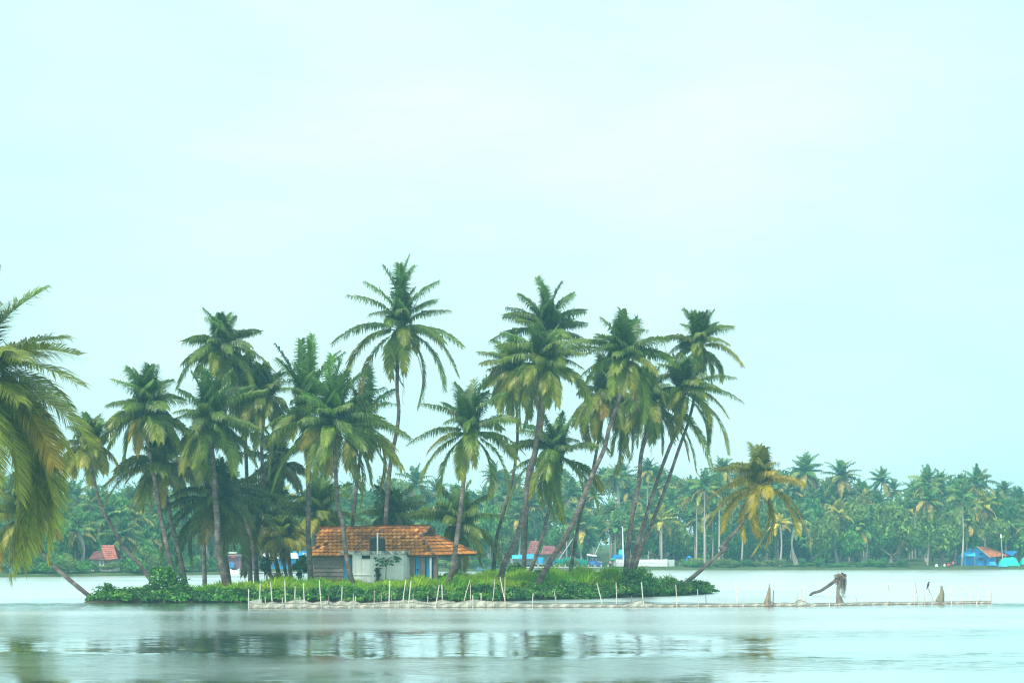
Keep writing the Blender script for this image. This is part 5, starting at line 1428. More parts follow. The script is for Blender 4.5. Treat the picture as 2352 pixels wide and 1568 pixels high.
# ------------------------------------------------------------------ houses, walls and vehicles on the far bank
def fbox(mb, v, x0, x1, y0, y1, Y, depth, col, zlow=None):
    a, b = D(v, x0, y0), D(v, x1, y1)
    p, q = at(a[0], a[1], Y), at(b[0], b[1], Y)
    z0 = q[2] if zlow is None else zlow
    mb.hexa([(p[0], Y, z0), (q[0], Y, z0), (q[0], Y + depth, z0), (p[0], Y + depth, z0), (p[0], Y, p[2]), (q[0], Y, p[2]), (q[0], Y + depth, p[2]), (p[0], Y + depth, p[2])], col)
    return p, q
def pY(v, x, back): return float(shore_Y(D(v, x, 0)[0])) + back
def gable_roof(mb, e0, e1, r0, r1, back_v, th=.12, col=(.4, .12, .05), rows=7):
    """front slope from the eave e0-e1 up to the ridge r0-r1 in stepped courses, and a plain rear slope"""
    e0, e1, r0, r1 = map(np.asarray, (e0, e1, r0, r1))
    rgx = np.random.default_rng(int(abs(e0[0]) * 10))
    for i in range(rows):
        a, b = i / rows, (i + 1.05) / rows
        p = [e0 + (r0 - e0) * a, e1 + (r1 - e1) * a, e1 + (r1 - e1) * b, e0 + (r0 - e0) * b]
        m = 10
        for j in range(m):
            s, t = j / m, (j + .97) / m
            L = lambda A, B, k: A + (B - A) * k
            q = [L(p[0], p[1], s) + (0, -.03, .08), L(p[0], p[1], t) + (0, -.03, .08), L(p[3], p[2], t), L(p[3], p[2], s)]
            mb.add(q + [q[0] - (0, 0, .1), q[1] - (0, 0, .1)], [(0, 1, 2, 3), (4, 5, 1, 0)], np.array(col) * rgx.uniform(.6, 1.35) + rgx.uniform(0, .03))
    b0, b1 = e0 + back_v, e1 + back_v
    mb.add([b0, b1, r1, r0, b0 - (0, 0, th), b1 - (0, 0, th), e0 - (0, 0, th * .3), e1 - (0, 0, th * .3)], [(0, 1, 2, 3), (4, 5, 7, 6)], np.array(col) * .6)

def root_at(name, v, x, y, Y, label, cat, group=None):
    p = at(*D(v, x, y), Y)
    return empty(name, (p[0], Y, p[2]), label, cat, group)

RED = (.40, .085, .06)
# (a) red roofed house on the left: lower lean-to and main roof
Y = float(shore_Y(240)) + 7
h = root_at('far_house', 'D', 240, 1315, Y, 'white walled house with a broken red tiled roof on the far left bank', 'house')
mb = MB(); fbox(mb, 'A2', 850, 1085, 1480, 1600, Y, 5, (.55, .53, .5)); mb.build('wall', M['paint'], h)
mb = MB()
fbox(mb, 'A2', 925, 940, 1490, 1545, Y - .5, .2, (.7, .7, .68)); fbox(mb, 'A2', 957, 972, 1490, 1545, Y - .5, .2, (.7, .7, .68)); mb.build('pillar', M['paint'], h)
mb = MB(); gable_roof(mb, at(*D('A2', 830, 1482), Y - .8), at(*D('A2', 985, 1490), Y - .8), at(*D('A2', 880, 1410), Y + 2), at(*D('A2', 985, 1405), Y + 2), np.array([0, 5.6, 0]), col=(.17, .055, .055)); mb.build('porch_roof', M['metal_sheet'], h)
mb = MB(); gable_roof(mb, at(*D('A2', 985, 1492), Y - .9), at(*D('A2', 1100, 1478), Y - .9), at(*D('A2', 935, 1352), Y + 2.6), at(*D('A2', 1060, 1350), Y + 2.6), np.array([0, 6, 0]), col=(.30, .085, .06)); mb.build('roof', M['metal_sheet'], h)
# (b) purple shed with the red panel
Y = float(shore_Y(550)) + 5
h = root_at('far_shed', 'B1', 300, 1010, Y, 'purple grey sheet walled shed with a red panel, seen between trunks on the far left', 'shed')
mb = MB(); fbox(mb, 'B1', 60, 520, 700, 1030, Y, 5, (.25, .13, .20))
for k in range(16):
    fbox(mb, 'B1', 75 + k * 28, 88 + k * 28, 705, 1028, Y - .05, .048, np.array([(.28, .11, .17), (.17, .12, .22), (.33, .14, .17)][k % 3]))
mb.build('wall', M['metal_sheet'], h)
mb = MB(); fbox(mb, 'B1', 50, 540, 672, 700, Y - .4, 6, (.25, .22, .24)); fbox(mb, 'B1', 62, 240, 622, 645, Y - .5, 1.0, (.7, .72, .7)); mb.build('roof', M['metal_sheet'], h)
mb = MB(); fbox(mb, 'B1', 140, 225, 648, 735, Y - .35, .2, (.62, .06, .035)); mb.build('panel', M['paint'], h)
mb = MB(); fbox(mb, 'B1', 85, 200, 820, 930, Y - .5, .3, (.07, .25, .55)); mb.build('door', M['paint'], h)
# boat before it
def boat(label, v, x0, x1, y0, y1, Y, col):
    a, b = at(*D(v, x0, y1), Y), at(*D(v, x1, y1), Y); zt = at(*D(v, x0, y0), Y)[2]
    L = b[0] - a[0]; n = 12
    hull, f = [], []
    prof = [(-1, 1), (-.92, .45), (-.5, 0), (0, -.06), (.5, 0), (.92, .45), (1, 1), (.86, 1), (.4, .3), (-.4, .3), (-.86, 1)]
    for i in range(n + 1):
        t = i / n; w = .62 * math.sin(math.pi * min(max(t * .92 + .05, 0), 1)) ** .6; lift = (abs(t - .5) * 2) ** 2.5 * .35
        for (sx, sz) in prof:
            hull.append((a[0] + L * t, Y + sx * w, -.1 + (zt + .1) * max(sz, 0) * .8 + lift * max(sz, 0) + (.0 if sz > 0 else sz)))
    m = len(prof)
    for i in range(n):
        for j in range(m):
            k = (j + 1) % m
            f.append((i * m + j, i * m + k, (i + 1) * m + k, (i + 1) * m + j))
    f += [tuple(range(m)), tuple(n * m + j for j in reversed(range(m)))]
    o = empty('boat', (a[0] + L / 2, Y, 0), label, 'boat')
    mb = MB(); mb.add(hull, f, col); mb.build('hull', M['paint'], o)
    mb = MB()
    for t in (.3, .55, .75): mb.box((a[0] + L * t, Y, zt * .55), (.16, .9, .05), col=(.3, .22, .15))
    mb.build('seat', M['paint'], o)
    return o
boat('small white boat by the purple shed, between palm trunks', 'B1', 110, 300, 955, 1040, float(shore_Y(540)) - 2.0, (.72, .74, .72))
boat('small dark blue boat in the gap right of the house porch', 'B3', -60, 215, 770, 850, float(shore_Y(1110)) - 2.5, (.05, .12, .22))
# (c) blue and white building left of the house
Y = float(shore_Y(640)) + 6
h = root_at('far_house', 'B1', 1050, 1010, Y, 'white and bright blue building seen left of the island house', 'house')
mb = MB(); fbox(mb, 'B1', 760, 1560, 640, 722, Y, 5, (.68, .68, .70)); mb.build('upper_wall', M['paint'], h)
mb = MB(); fbox(mb, 'B1', 740, 1560, 724, 745, Y - .7, 5.6, (.72, .75, .75)); mb.build('ledge', M['paint'], h)
mb = MB(); fbox(mb, 'B1', 760, 1560, 747, 1010, Y + .003, 5, (.03, .32, .68)); mb.build('lower_wall', M['paint'], h)
mb = MB(); fbox(mb, 'B1', 1350, 1560, 598, 639, Y, 4, (.04, .33, .70)); fbox(mb, 'B1', 1440, 1540, 640, 740, Y - .15, .14, (.03, .28, .66)); mb.build('parapet', M['paint'], h)
mb = MB()
for x in (830, 930, 1030, 1200): fbox(mb, 'B1', x, x + 45, 655, 712, Y - .08, .075, (.10, .10, .14))
mb.build('window', M['glass'], h)
mb = MB(); fbox(mb, 'B1', 1220, 1330, 730, 765, Y - .2, .15, (.03, .10, .25)); mb.build('awning', M['paint'], h)
# stone quays at the water
def quay(label, v, x0, x1, y0, y1, back, col):
    mb = MB(); rgx = np.random.default_rng(int(x1))
    a, b = D(v, x0, y0), D(v, x1, y1)
    n = 26
    for i in range(n):
        px0, px1 = a[0] + (b[0] - a[0]) * i / n, a[0] + (b[0] - a[0]) * (i + 1) / n
        Y0, Y1 = float(shore_Y(px0)) + back, float(shore_Y(px1)) + back
        zt = CAM_H - (a[1] - HY) / F_PX * Y0 + rgx.normal(0, .02)
        X0, X1 = (px0 - CX) / F_PX * Y0, (px1 - CX) / F_PX * Y1
        c = np.array(col) * rgx.uniform(.7, 1.2)
        mb.hexa([(X0, Y0, -.3), (X1, Y1, -.3), (X1, Y1 + 1.2, -.3), (X0, Y0 + 1.2, -.3), (X0, Y0, zt), (X1, Y1, zt), (X1, Y1 + 1.2, zt), (X0, Y0 + 1.2, zt)], c)
        mb.hexa([(X0, Y0 - .06, zt + .002), (X1, Y1 - .06, zt + .002), (X1, Y1 + 1.2, zt + .002), (X0, Y0 + 1.2, zt + .002), (X0, Y0 - .06, zt + .1), (X1, Y1 - .06, zt + .1), (X1, Y1 + 1.2, zt + .1), (X0, Y0 + 1.2, zt + .1)], np.array((.55, .53, .48)) * rgx.uniform(.8, 1.1))
    p = at(*D(v, (x0 + x1) / 2, y1), float(shore_Y(D(v, (x0 + x1) / 2, 0)[0])) + back)
    tag(mb.build('quay_wall', M['metal_sheet'], loc=(p[0], p[1], 0)), label, 'quay wall')
quay('grey stone quay wall with a pale coping left of the island house', 'B1', 30, 1600, 1020, 1060, -.6, (.20, .19, .19))
quay('grey stone quay wall with a pale coping behind the leaning trunks', 'B3', 560, 2352, 765, 830, -.6, (.17, .17, .16))
# (d) red roofs, blue sheets, barrel, green net fence
Y = float(shore_Y(1235)) + 14
h = root_at('far_house', 'C2', 620, 540, Y, 'low house with two worn red tiled roofs behind the leaning trunks', 'house')
mb = MB(); fbox(mb, 'C2', 400, 1010, 365, 560, Y, 6, (.42, .38, .34)); mb.build('wall', M['paint'], h)
mb = MB(); gable_roof(mb, at(*D('C2', 390, 370), Y - .8), at(*D('C2', 620, 372), Y - .8), at(*D('C2', 455, 145), Y + 3.5), at(*D('C2', 600, 150), Y + 3.5), np.array([0, 8, 0]), col=(.21, .06, .06)); mb.build('roof', M['metal_sheet'], h)
mb = MB(); gable_roof(mb, at(*D('C2', 625, 385), Y - 1), at(*D('C2', 1020, 360), Y - 1), at(*D('C2', 690, 228), Y + 3), at(*D('C2', 850, 232), Y + 3), np.array([0, 8, 0]), col=(.22, .06, .06)); mb.build('roof', M['metal_sheet'], h)
Y = float(shore_Y(1200)) + 8
h = root_at('far_shed', 'C2', 300, 560, Y, 'low grey shed under bright blue roof sheets behind the thin trunks', 'shed')
mb = MB(); fbox(mb, 'C2', 110, 560, 460, 560, Y, 4, (.36, .37, .38)); mb.build('wall', M['paint'], h)
mb = MB()
for (x0, x1, y0, y1, c) in ((135, 250, 395, 458, (.05, .52, .78)), (250, 400, 385, 458, (.03, .36, .72)), (385, 525, 378, 456, (.02, .33, .75))):
    p, q = at(*D('C2', x0, y1), Y - .9), at(*D('C2', x1, y1), Y - .9); zt = at(*D('C2', x0, y0), Y)[2]
    for k in range(8):
        s, t = p[0] + (q[0] - p[0]) * k / 8, p[0] + (q[0] - p[0]) * (k + .98) / 8; m_ = (s + t) / 2
        mb.add([(s, Y - .9, p[2]), (m_, Y - .9, p[2] + .05), (t, Y - .9, p[2]), (s, Y + 2.5, zt), (m_, Y + 2.5, zt + .05), (t, Y + 2.5, zt)], [(0, 1, 4, 3), (1, 2, 5, 4)], c)
mb.build('roof_sheet', M['metal_sheet'], h)
Y = float(shore_Y(1242)) + 5
bp0 = at(*D('C2', 637, 540), Y); r_ = 40 / 7.529 / F_PX * Y * 1.25; hh = 105 / 7.529 / F_PX * Y
for k, (dx, lab) in enumerate(((0, 'big bright blue barrel between the leaning trunks on the far quay'), (2.0 * r_ + .9, 'bright blue barrel half hidden by the thickest leaning trunk'))):
    mb = MB(); s = 1 - .1 * k
    lathe(mb, [(.02, 0), (r_ * s, 0), (r_ * s, hh * .3), (r_ * s * 1.05, hh * .33), (r_ * s, hh * .36), (r_ * s, hh * .65), (r_ * s * 1.05, hh * .68), (r_ * s, hh * .71), (r_ * s, hh), (r_ * s * .9, hh * 1.02), (.02, hh)], (bp0[0] + dx, Y, bp0[2]), 16, (.03, .36, .74))
    tag(mb.build('barrel', M['paint'], loc=(bp0[0] + dx, Y, bp0[2])), lab, 'barrel')
def drape(name, label, cat, v, top, ybot, back, col, mat, step=4):
    """hanging sheet between posts: sagging top edge, shallow folds"""
    T = [D(v, *p) for p in top]
    xs = np.linspace(T[0][0], T[-1][0], max(int((T[-1][0] - T[0][0]) * step), 12))
    ys = np.interp(xs, [p[0] for p in T], [p[1] for p in T]); yb = D(v, 0, ybot)[1]
    Y = shore_Y(xs) + back + .12 * np.sin(xs * 1.7) + .05 * np.sin(xs * 4.1)
    X = (xs - CX) / F_PX * Y
    zt = CAM_H - (ys - HY) / F_PX * Y; zb = CAM_H - (yb - HY) / F_PX * Y
    V = [np.stack([X, Y + o, z], 1) for z, o in ((zb, 0), ((zt + zb) / 2, -.05), (zt, 0), (zt, .05), ((zt + zb) / 2, .02), (zb, .06))]
    n = len(xs)
    f = [(r * n + i, r * n + i + 1, ((r + 1) % 6) * n + i + 1, ((r + 1) % 6) * n + i) for r in range(6) for i in range(n - 1)]
    root = empty(name, (X[0], Y[0], zb[0]), label, cat)
    mb = MB(); mb.add(np.concatenate(V), f, col); mb.build('sheet', mat, root)
    for i in np.linspace(0, n - 1, max(int(len(T)), 3)).astype(int):
        mb = MB(); mb.tube([(X[i], Y[i] + .12, zb[i] - .3), (X[i], Y[i] + .12, zt[i] + .1)], .045, 6, (.3, .27, .24)); mb.build('post', M['stake'], root)
    return root
drape('net_fence', 'turquoise green net fence strung along the far quay', 'fence', 'C2', [(850, 500), (900, 455), (960, 470), (1040, 450), (1120, 435), (1240, 460), (1350, 462), (1420, 480), (1445, 500)], 572, 4.5, (.02, .42, .33), M['cloth'])
# motorbike (dark red) by the net fence
def motorbike(label, v, x0, x1, y0, y1, back):
    Y = pY(v, x0, back); a, b = at(*D(v, x0, y1), Y), at(*D(v, x1, y1), Y)
    L = b[0] - a[0]; r = L * .17; z = a[2]; X = a[0]
    o = empty('motorbike', (X + L / 2, Y, z), label, 'motorbike')
    for cx in (X + r, X + L - r):
        mb = MB(); th = np.linspace(0, 2 * math.pi, 15)
        mb.tube([(cx + r * .82 * math.cos(t), Y, z + r + r * .82 * math.sin(t)) for t in th], r * .18, 6)
        for t in np.linspace(0, math.pi, 4)[:-1]: mb.tube([(cx + r * .8 * math.cos(t), Y, z + r + r * .8 * math.sin(t)), (cx - r * .8 * math.cos(t), Y, z + r - r * .8 * math.sin(t))], .012, 4)
        mb.build('wheel', M['rubber'], o, smooth=True)
    mb = MB(); mb.ball((X + L * .42, Y, z + r * 2.6), (L * .17, .13, r * .5), 10, 6, (.30, .02, .03)); mb.tube([(X + r, Y, z + r), (X + L * .28, Y, z + r * 2.9)], .04, 6, (.1, .1, .1)); mb.tube([(X + L * .3, Y, z + r * 2.2), (X + L * .55, Y, z + r * 1.1), (X + L - r, Y, z + r)], .05, 6, (.12, .12, .13)); mb.ball((X + L * .5, Y, z + r * 1.4), (L * .12, .12, r * .6), 8, 5, (.12, .12, .13)); mb.build('frame', M['paint'], o, smooth=True)
    mb = MB(); mb.ball((X + L * .68, Y, z + r * 2.65), (L * .2, .12, r * .25), 10, 5, (.02, .02, .02)); mb.build('seat', M['rubber'], o, smooth=True)
    mb = MB(); mb.tube([(X + L * .28, Y - .3, z + r * 3.2), (X + L * .26, Y, z + r * 3.05), (X + L * .28, Y + .3, z + r * 3.2)], .025, 5, (.1, .1, .1)); mb.build('handlebar', M['paint'], o)
motorbike('dark red motorbike parked by the turquoise net fence', 'C2', 1050, 1200, 520, 600, 3.6)
# auto rickshaw
def rickshaw(label, v, x0, x1, y0, y1, back):
    Y = pY(v, x0, back); a, b = at(*D(v, x0, y1), Y), at(*D(v, x1, y1), Y); z = a[2]; W = b[0] - a[0]; H = at(*D(v, x0, y0), Y)[2] - z
    o = empty('auto_rickshaw', (a[0] + W / 2, Y, z), label, 'auto rickshaw')
    X = lambda t: a[0] + W * t
    # seen from the front quarter: cabin left, nose with windscreen right
    blue = (.03, .10, .32); dk = (.02, .035, .09)
    pr = [(0.03, .18), (.0, .55), (.04, .62), (.62, .62), (.68, .55), (.93, .5), (.99, .3), (.95, .16), (.6, .14)]
    def prism(mb, pr, y0, y1, col):
        n = len(pr); vv = [(X(s), y0, z + H * t) for s, t in pr] + [(X(s), y1, z + H * t) for s, t in pr]
        mb.add(vv, [tuple(range(n)), tuple(range(2 * n - 1, n - 1, -1))] + [(i, (i + 1) % n, n + (i + 1) % n, n + i)[::-1] for i in range(n)], col)
    mb = MB(); prism(mb, pr, Y - .6, Y + .6, blue); prism(mb, [(.14, .25), (.14, .5), (.4, .5), (.4, .25)], Y - .612, Y - .602, (.04, .22, .60)); mb.build('body', M['paint'], o)
    mb = MB(); prism(mb, [(-.02, .9), (.05, 1.0), (.7, .98), (.84, .9), (.80, .86), (.02, .85)], Y - .66, Y + .66, dk); mb.build('canopy', M['cloth'], o)
    mb = MB()
    for s in (.04, .42, .63):
        for yy in (Y - .6, Y + .6): mb.tube([(X(s), yy, z + H * .6), (X(s), yy, z + H * .88)], .045, 6, dk)
    for yy in (Y - .58, Y + .58): mb.tube([(X(.90), yy, z + H * .5), (X(.80), yy, z + H * .88)], .04, 6, dk)
    mb.build('pillar', M['paint'], o)
    mb = MB(); mb.add([(X(.89), Y - .55, z + H * .53), (X(.89), Y + .55, z + H * .53), (X(.80), Y + .55, z + H * .86), (X(.80), Y - .55, z + H * .86)], [(0, 1, 2, 3)], (.3, .4, .42)); mb.build('windscreen', M['paint'], o)
    mb = MB(); prism(mb, [(.64, .50), (.64, .54), (.98, .49), (.98, .45)], Y - .63, Y - .603, (.62, .48, .36)); mb.build('trim', M['paint'], o)
    mb = MB(); mb.ball((X(.98), Y, z + H * .40), (.06, .1, .1), 8, 6, (.7, .7, .66)); mb.build('headlight', M['paint'], o)
    for (s, yy) in ((.16, Y - .56), (.16, Y + .56), (.84, Y - .05)):
        mb = MB(); th = np.linspace(0, 2 * math.pi, 15); r = H * .13
        mb.tube([(X(s) + r * .75 * math.cos(t), yy, z + r + r * .75 * math.sin(t)) for t in th], r * .28, 7); w = mb.build('wheel', M['rubber'], o, smooth=True)
        mb = MB(); mb.ball((X(s), yy, z + r), (r * .55, .05, r * .55), 8, 5, (.4, .4, .4)); mb.build('rim', M['paint'], w)
rickshaw('dark blue three wheeled auto rickshaw parked on the far quay', 'C2', 1468, 1695, 412, 600, 4.6)
Y = pY('C2', 1500, 7.2)
h = root_at('stall', 'C2', 1520, 600, Y, 'roadside stall under a sloping pale sheet behind the auto rickshaw', 'stall')
mb = MB(); p, q = at(*D('C2', 1435, 390), Y), at(*D('C2', 1610, 412), Y); mb.hexa([p - (0, 0, .1), q - (0, 0, .1), q + (0, 2.4, .1), p + (0, 2.4, .1), p, q, q + (0, 2.4, .2), p + (0, 2.4, .2)], (.62, .6, .58)); mb.build('roof_sheet', M['metal_sheet'], h)
for x in (1445, 1600):
    for dy in (.1, 2.2):
        mb = MB(); p = at(*D('C2', x, 400), Y); mb.tube([(p[0], Y + dy, .3), (p[0], Y + dy, p[2])], .05, 6, (.3, .26, .22)); mb.build('post', M['stake'], h)
mb = MB(); fbox(mb, 'C2', 1460, 1590, 520, 600, Y + .6, .8, (.10, .13, .22)); mb.build('counter', M['paint'], h)
# white compound wall, small house with teal tank, lamp pole
Y = pY('B4', 900, 5.0)
h = root_at('compound_wall', 'B4', 880, 750, Y, 'long white compound wall with panel joints behind the leaning pair of palms', 'wall')
def panelwall(x0, x1, y0, y1, n):
    for i in range(n):
        mb = MB(); s, t = x0 + (x1 - x0) * i / n, x0 + (x1 - x0) * (i + .97) / n
        fbox(mb, 'B4', s, t, y0 + (i * 7919 % 7), y1, Y, .2, (.70, .71, .73)); fbox(mb, 'B4', s, t, (y0 + y1) / 2, (y0 + y1) / 2 + 4, Y - .03, .028, (.55, .55, .58)); mb.build('wall_panel', M['paint'], h)
        mb = MB(); fbox(mb, 'B4', t, x0 + (x1 - x0) * (i + 1) / n, y0 - 4, y1, Y - .06, .3, (.58, .58, .60)); mb.build('pillar', M['paint'], h)
panelwall(310, 480, 604, 752, 3); panelwall(640, 1325, 604, 745, 8)
mb = MB(); fbox(mb, 'B4', 1335, 1460, 612, 745, Y + .3, .2, (.45, .55, .52)); mb.build('wall_panel', M['paint'], h)
Y = pY('B4', 370, 8.5)
h = root_at('far_house', 'B4', 370, 750, Y, 'small house with a bright blue roof above the white compound wall', 'house')
mb = MB(); fbox(mb, 'B4', 285, 470, 590, 755, Y, 4, (.6, .6, .6)); mb.build('wall', M['paint'], h)
mb = MB(); fbox(mb, 'B4', 262, 480, 522, 588, Y - .5, 5, (.02, .26, .66)); mb.build('roof', M['metal_sheet'], h)
mb = MB(); p = at(*D('B4', 415, 520), Y + 1.5); w = 52 / 8.533 / F_PX * Y; ht = 108 / 8.533 / F_PX * Y
lathe(mb, [(.02, 0), (w * 1.02, 0), (w, ht * .5), (w * .86, ht * .92), (w * .9, ht * .94), (w * .9, ht), (.02, ht)], p, 18, (.05, .55, .60)); tag(mb.build('water_tank', M['paint'], loc=tuple(p)), 'turquoise water tank on the blue roof beside the lamp pole', 'water tank')
Y = pY('B4', 450, 4.0)
def pole(label, v, x0, y0, x1, y1, Y, r, col, lamp=False, name='lamp_pole'):
    p, q = at(*D(v, x0, y0), Y), at(*D(v, x1, y1), Y)
    o = empty(name, (q[0], Y, .4), label, 'pole')
    mb = MB(); mb.tube([(q[0], Y, .3), (p[0], Y, p[2])], [r * 1.2, r * .8], 8, col); mb.build('shaft', M['paint'], o)
    if lamp:
        mb = MB(); mb.tube([p, p + (-.1, -.5, .12), p + (-.12, -.9, .1)], .035, 5, col); mb.build('arm', M['paint'], o)
        mb = MB(); mb.ball(p + (-.12, -1.0, .06), (.13, .28, .08), 8, 5, (.75, .76, .76)); mb.build('lamp_head', M['paint'], o)
pole('tall pale lamp pole beside the leaning pair of palms', 'B4', 442, -20, 462, 755, Y, .11, (.62, .66, .68), True)
pole('white post with a black stay by the motorbike', 'C2', 1218, 425, 1215, 575, pY('C2', 1215, 3.2), .14, (.74, .75, .75), False, 'post')
pole('slanting grey utility pole behind the thickest leaning trunk', 'C2', 1190, 110, 850, 560, pY('C2', 900, 9), .09, (.42, .44, .46), False, 'utility_pole')
pole('slanting pale pole behind the auto rickshaw', 'C2', 1690, 110, 1470, 400, pY('C2', 1500, 10), .08, (.42, .46, .48), False, 'utility_pole')
# small concrete bollards along the quay
for i, x in enumerate((590, 720, 870, 960, 1060, 1260, 1355, 1460, 1570, 1680, 1800)):
    Y = pY('C2', x, 1.2); p = at(*D('C2', x, 555), Y); q = at(*D('C2', x, 640), Y)
    mb = MB(); mb.hexa([(p[0] - .12, Y - .1, .3), (p[0] + .12, Y - .1, .3), (p[0] + .12, Y + .1, .3), (p[0] - .12, Y + .1, .3), (p[0] - .1, Y - .08, p[2]), (p[0] + .1, Y - .08, p[2]), (p[0] + .1, Y + .08, p[2]), (p[0] - .1, Y + .08, p[2])], (.42, .42, .40))
    tag(mb.build('quay_post', M['metal_sheet'], loc=(p[0], Y, .3)), 'grey concrete post in the row along the far quay edge', 'post', 'concrete posts along the far quay')
# person at the stall end
def person(label, v, x, y0, y1, back, shirt, trousers):
    Y = pY(v, x, back); p = at(*D(v, x, y1), Y); H = at(*D(v, x, y0), Y)[2] - p[2]
    o = empty('person', (p[0], Y, p[2]), label, 'person')
    J = {'pelvis': (0, 0, .52), 'chest': (0, 0, .74), 'neck': (0, 0, .84), 'head': (0, -.01, .93), 'ls': (-.11, 0, .80), 'le': (-.15, -.02, .63), 'lh': (-.14, -.07, .49), 'rs': (.11, 0, .80), 're': (.15, -.01, .63), 'rh': (.15, -.06, .48),
         'lk': (-.06, -.01, .28), 'lf': (-.06, 0, .03), 'lt': (-.06, -.07, .015), 'rk': (.07, -.02, .28), 'rf': (.08, .01, .03), 'rt': (.08, -.06, .015), 'lhip': (-.055, 0, .50), 'rhip': (.055, 0, .50)}
    R = {'pelvis': .075, 'chest': .085, 'neck': .032, 'head': .062, 'ls': .038, 'le': .027, 'lh': .02, 'rs': .038, 're': .027, 'rh': .02, 'lk': .038, 'lf': .026, 'lt': .02, 'rk': .038, 'rf': .026, 'rt': .02, 'lhip': .055, 'rhip': .055}
    E = [('pelvis', 'chest'), ('chest', 'neck'), ('neck', 'head'), ('chest', 'ls'), ('ls', 'le'), ('le', 'lh'), ('chest', 'rs'), ('rs', 're'), ('re', 'rh'), ('pelvis', 'lhip'), ('lhip', 'lk'), ('lk', 'lf'), ('lf', 'lt'), ('pelvis', 'rhip'), ('rhip', 'rk'), ('rk', 'rf'), ('rf', 'rt')]
    ks = list(J); me = bpy.data.meshes.new('body')
    me.from_pydata([tuple(np.array(J[k]) * H) for k in ks], [(ks.index(a), ks.index(b)) for a, b in E], [])
    b = bpy.data.objects.new('body', me); COL.objects.link(b); b.parent = o
    md = b.modifiers.new('Skin', 'SKIN')
    if not me.skin_vertices: me.skin_vertices.new()
    for i, k in enumerate(ks):
        me.skin_vertices[0].data[i].radius = (R[k] * H, R[k] * H * .85)
    me.skin_vertices[0].data[0].use_root = True
    b.modifiers.new('Sub', 'SUBSURF').levels = 1
    me.materials.append(M['skin'])
    mb = MB()
    mb.ball((p[0], Y, p[2] + H * .69), (.125 * H, .10 * H, .185 * H), 12, 8, shirt)
    for s in (-1, 1): mb.tube([(p[0] + s * .10 * H, Y, p[2] + H * .80), (p[0] + s * .15 * H, Y - .02 * H, p[2] + H * .64)], [.048 * H, .042 * H], 8, shirt)
    mb.build('shirt', M['cloth'], o, smooth=True)
    mb = MB(); mb.ball((p[0], Y, p[2] + H * .50), (.095 * H, .085 * H, .07 * H), 10, 6, trousers)
    for s in (-1, 1): mb.tube([(p[0] + s * .055 * H, Y, p[2] + H * .5), (p[0] + s * .065 * H, Y - .015 * H, p[2] + H * .28), (p[0] + s * .07 * H, Y, p[2] + H * .06)], [.066 * H, .05 * H, .04 * H], 8, trousers)
    mb.build('trousers', M['cloth'], o, smooth=True)
    mb = MB(); mb.ball((p[0], Y + .012 * H, p[2] + H * .955), (.066 * H, .066 * H, .05 * H), 10, 6, (.015, .012, .01)); mb.build('hair', M['feather'], o, smooth=True)
person('person in a pink shirt and dark trousers standing by the stall', 'C2', 1838, 480, 612, 3.4, (.62, .30, .24), (.05, .05, .07))
# green and yellow goods beside the person
mb = MB(); Y = pY('C2', 1880, 6.0); p = at(*D('C2', 1880, 470), Y)
mb.ball(p, (.42, .4, .3), 12, 7, (.03, .36, .22)); tag(mb.build('sun_umbrella', M['cloth'], loc=tuple(p)), 'small green umbrella above the person at the stall', 'umbrella')
mb = MB(); mb.tube([(p[0], Y, .5), (p[0], Y, p[2] + .2)], .03, 5, (.3, .3, .3)); u = mb.build('pole', M['stake'], COL.objects['sun_umbrella'])
# blue tarpaulin at the bushes right of the wall
Y = pY('B4', 1740, 6)
h = root_at('tarpaulin_shelter', 'B4', 1740, 690, Y, 'blue tarpaulin shelter among bushes right of the white wall', 'shelter')
mb = MB(); P_ = [at(*D('B4', *q), Y + dy) for q, dy in (((1700, 560), 0), ((1800, 590), 0), ((1770, 545), 1.6), ((1735, 540), 1.6), ((1675, 700), -.3), ((1725, 690), -.4))]
mb.add(P_, [(0, 1, 2, 3), (0, 4, 5)], (.03, .28, .68)); mb.add([q + np.array([0, .05, -.02]) for q in P_], [(3, 2, 1, 0), (5, 4, 0)], (.03, .28, .68)); mb.build('sheet', M['cloth'], h)
for q in ((1705, 565), (1795, 592)):
    mb = MB(); p = at(*D('B4', *q), Y); mb.tube([(p[0], Y, .4), (p[0], Y, p[2])], .05, 5, (.25, .2, .16)); mb.build('post', M['stake'], h)
# blue house at the right
Y = pY('B7', 1500, 7)
h = root_at('far_house', 'B7', 1500, 1190, Y, 'bright blue house with an orange tiled gable roof at the far right', 'house')
BL_ = (.045, .33, .78)
mb = MB()
fx = lambda x, y, dy=0: at(*D('B7', x, y), Y + dy)
g0, g1, ap = fx(990, 1015), fx(1600, 1000), fx(1280, 775)
zg = .55
body = [(g0[0], Y, zg), (g1[0], Y, zg), (g1[0], Y, g1[2]), (ap[0], Y, ap[2] - .2), (g0[0], Y, g0[2])]
mb.add([np.array(q) for q in body] + [np.array(q) + (0, 5, 0) for q in body], [(0, 1, 2, 3, 4), (9, 8, 7, 6, 5), (1, 0, 5, 6), (2, 1, 6, 7), (4, 9, 5, 0)], BL_)
fbox(mb, 'B7', 1602, 1720, 1000, 1190, Y + .4, 4.5, (.04, .27, .62), zlow=zg)
mb.build('wall', M['paint'], h)
mb = MB()
e0, e1 = fx(1580, 1015, -.8), fx(1990, 975, 2.5)
gable_roof(mb, e0, e1, fx(1280, 768, -.6), fx(1520, 778, 4.0), np.array([-(e0[0] - ap[0]) * 1.9, .6, .0]), col=(.52, .16, .07)); mb.build('roof', M['metal_sheet'], h)
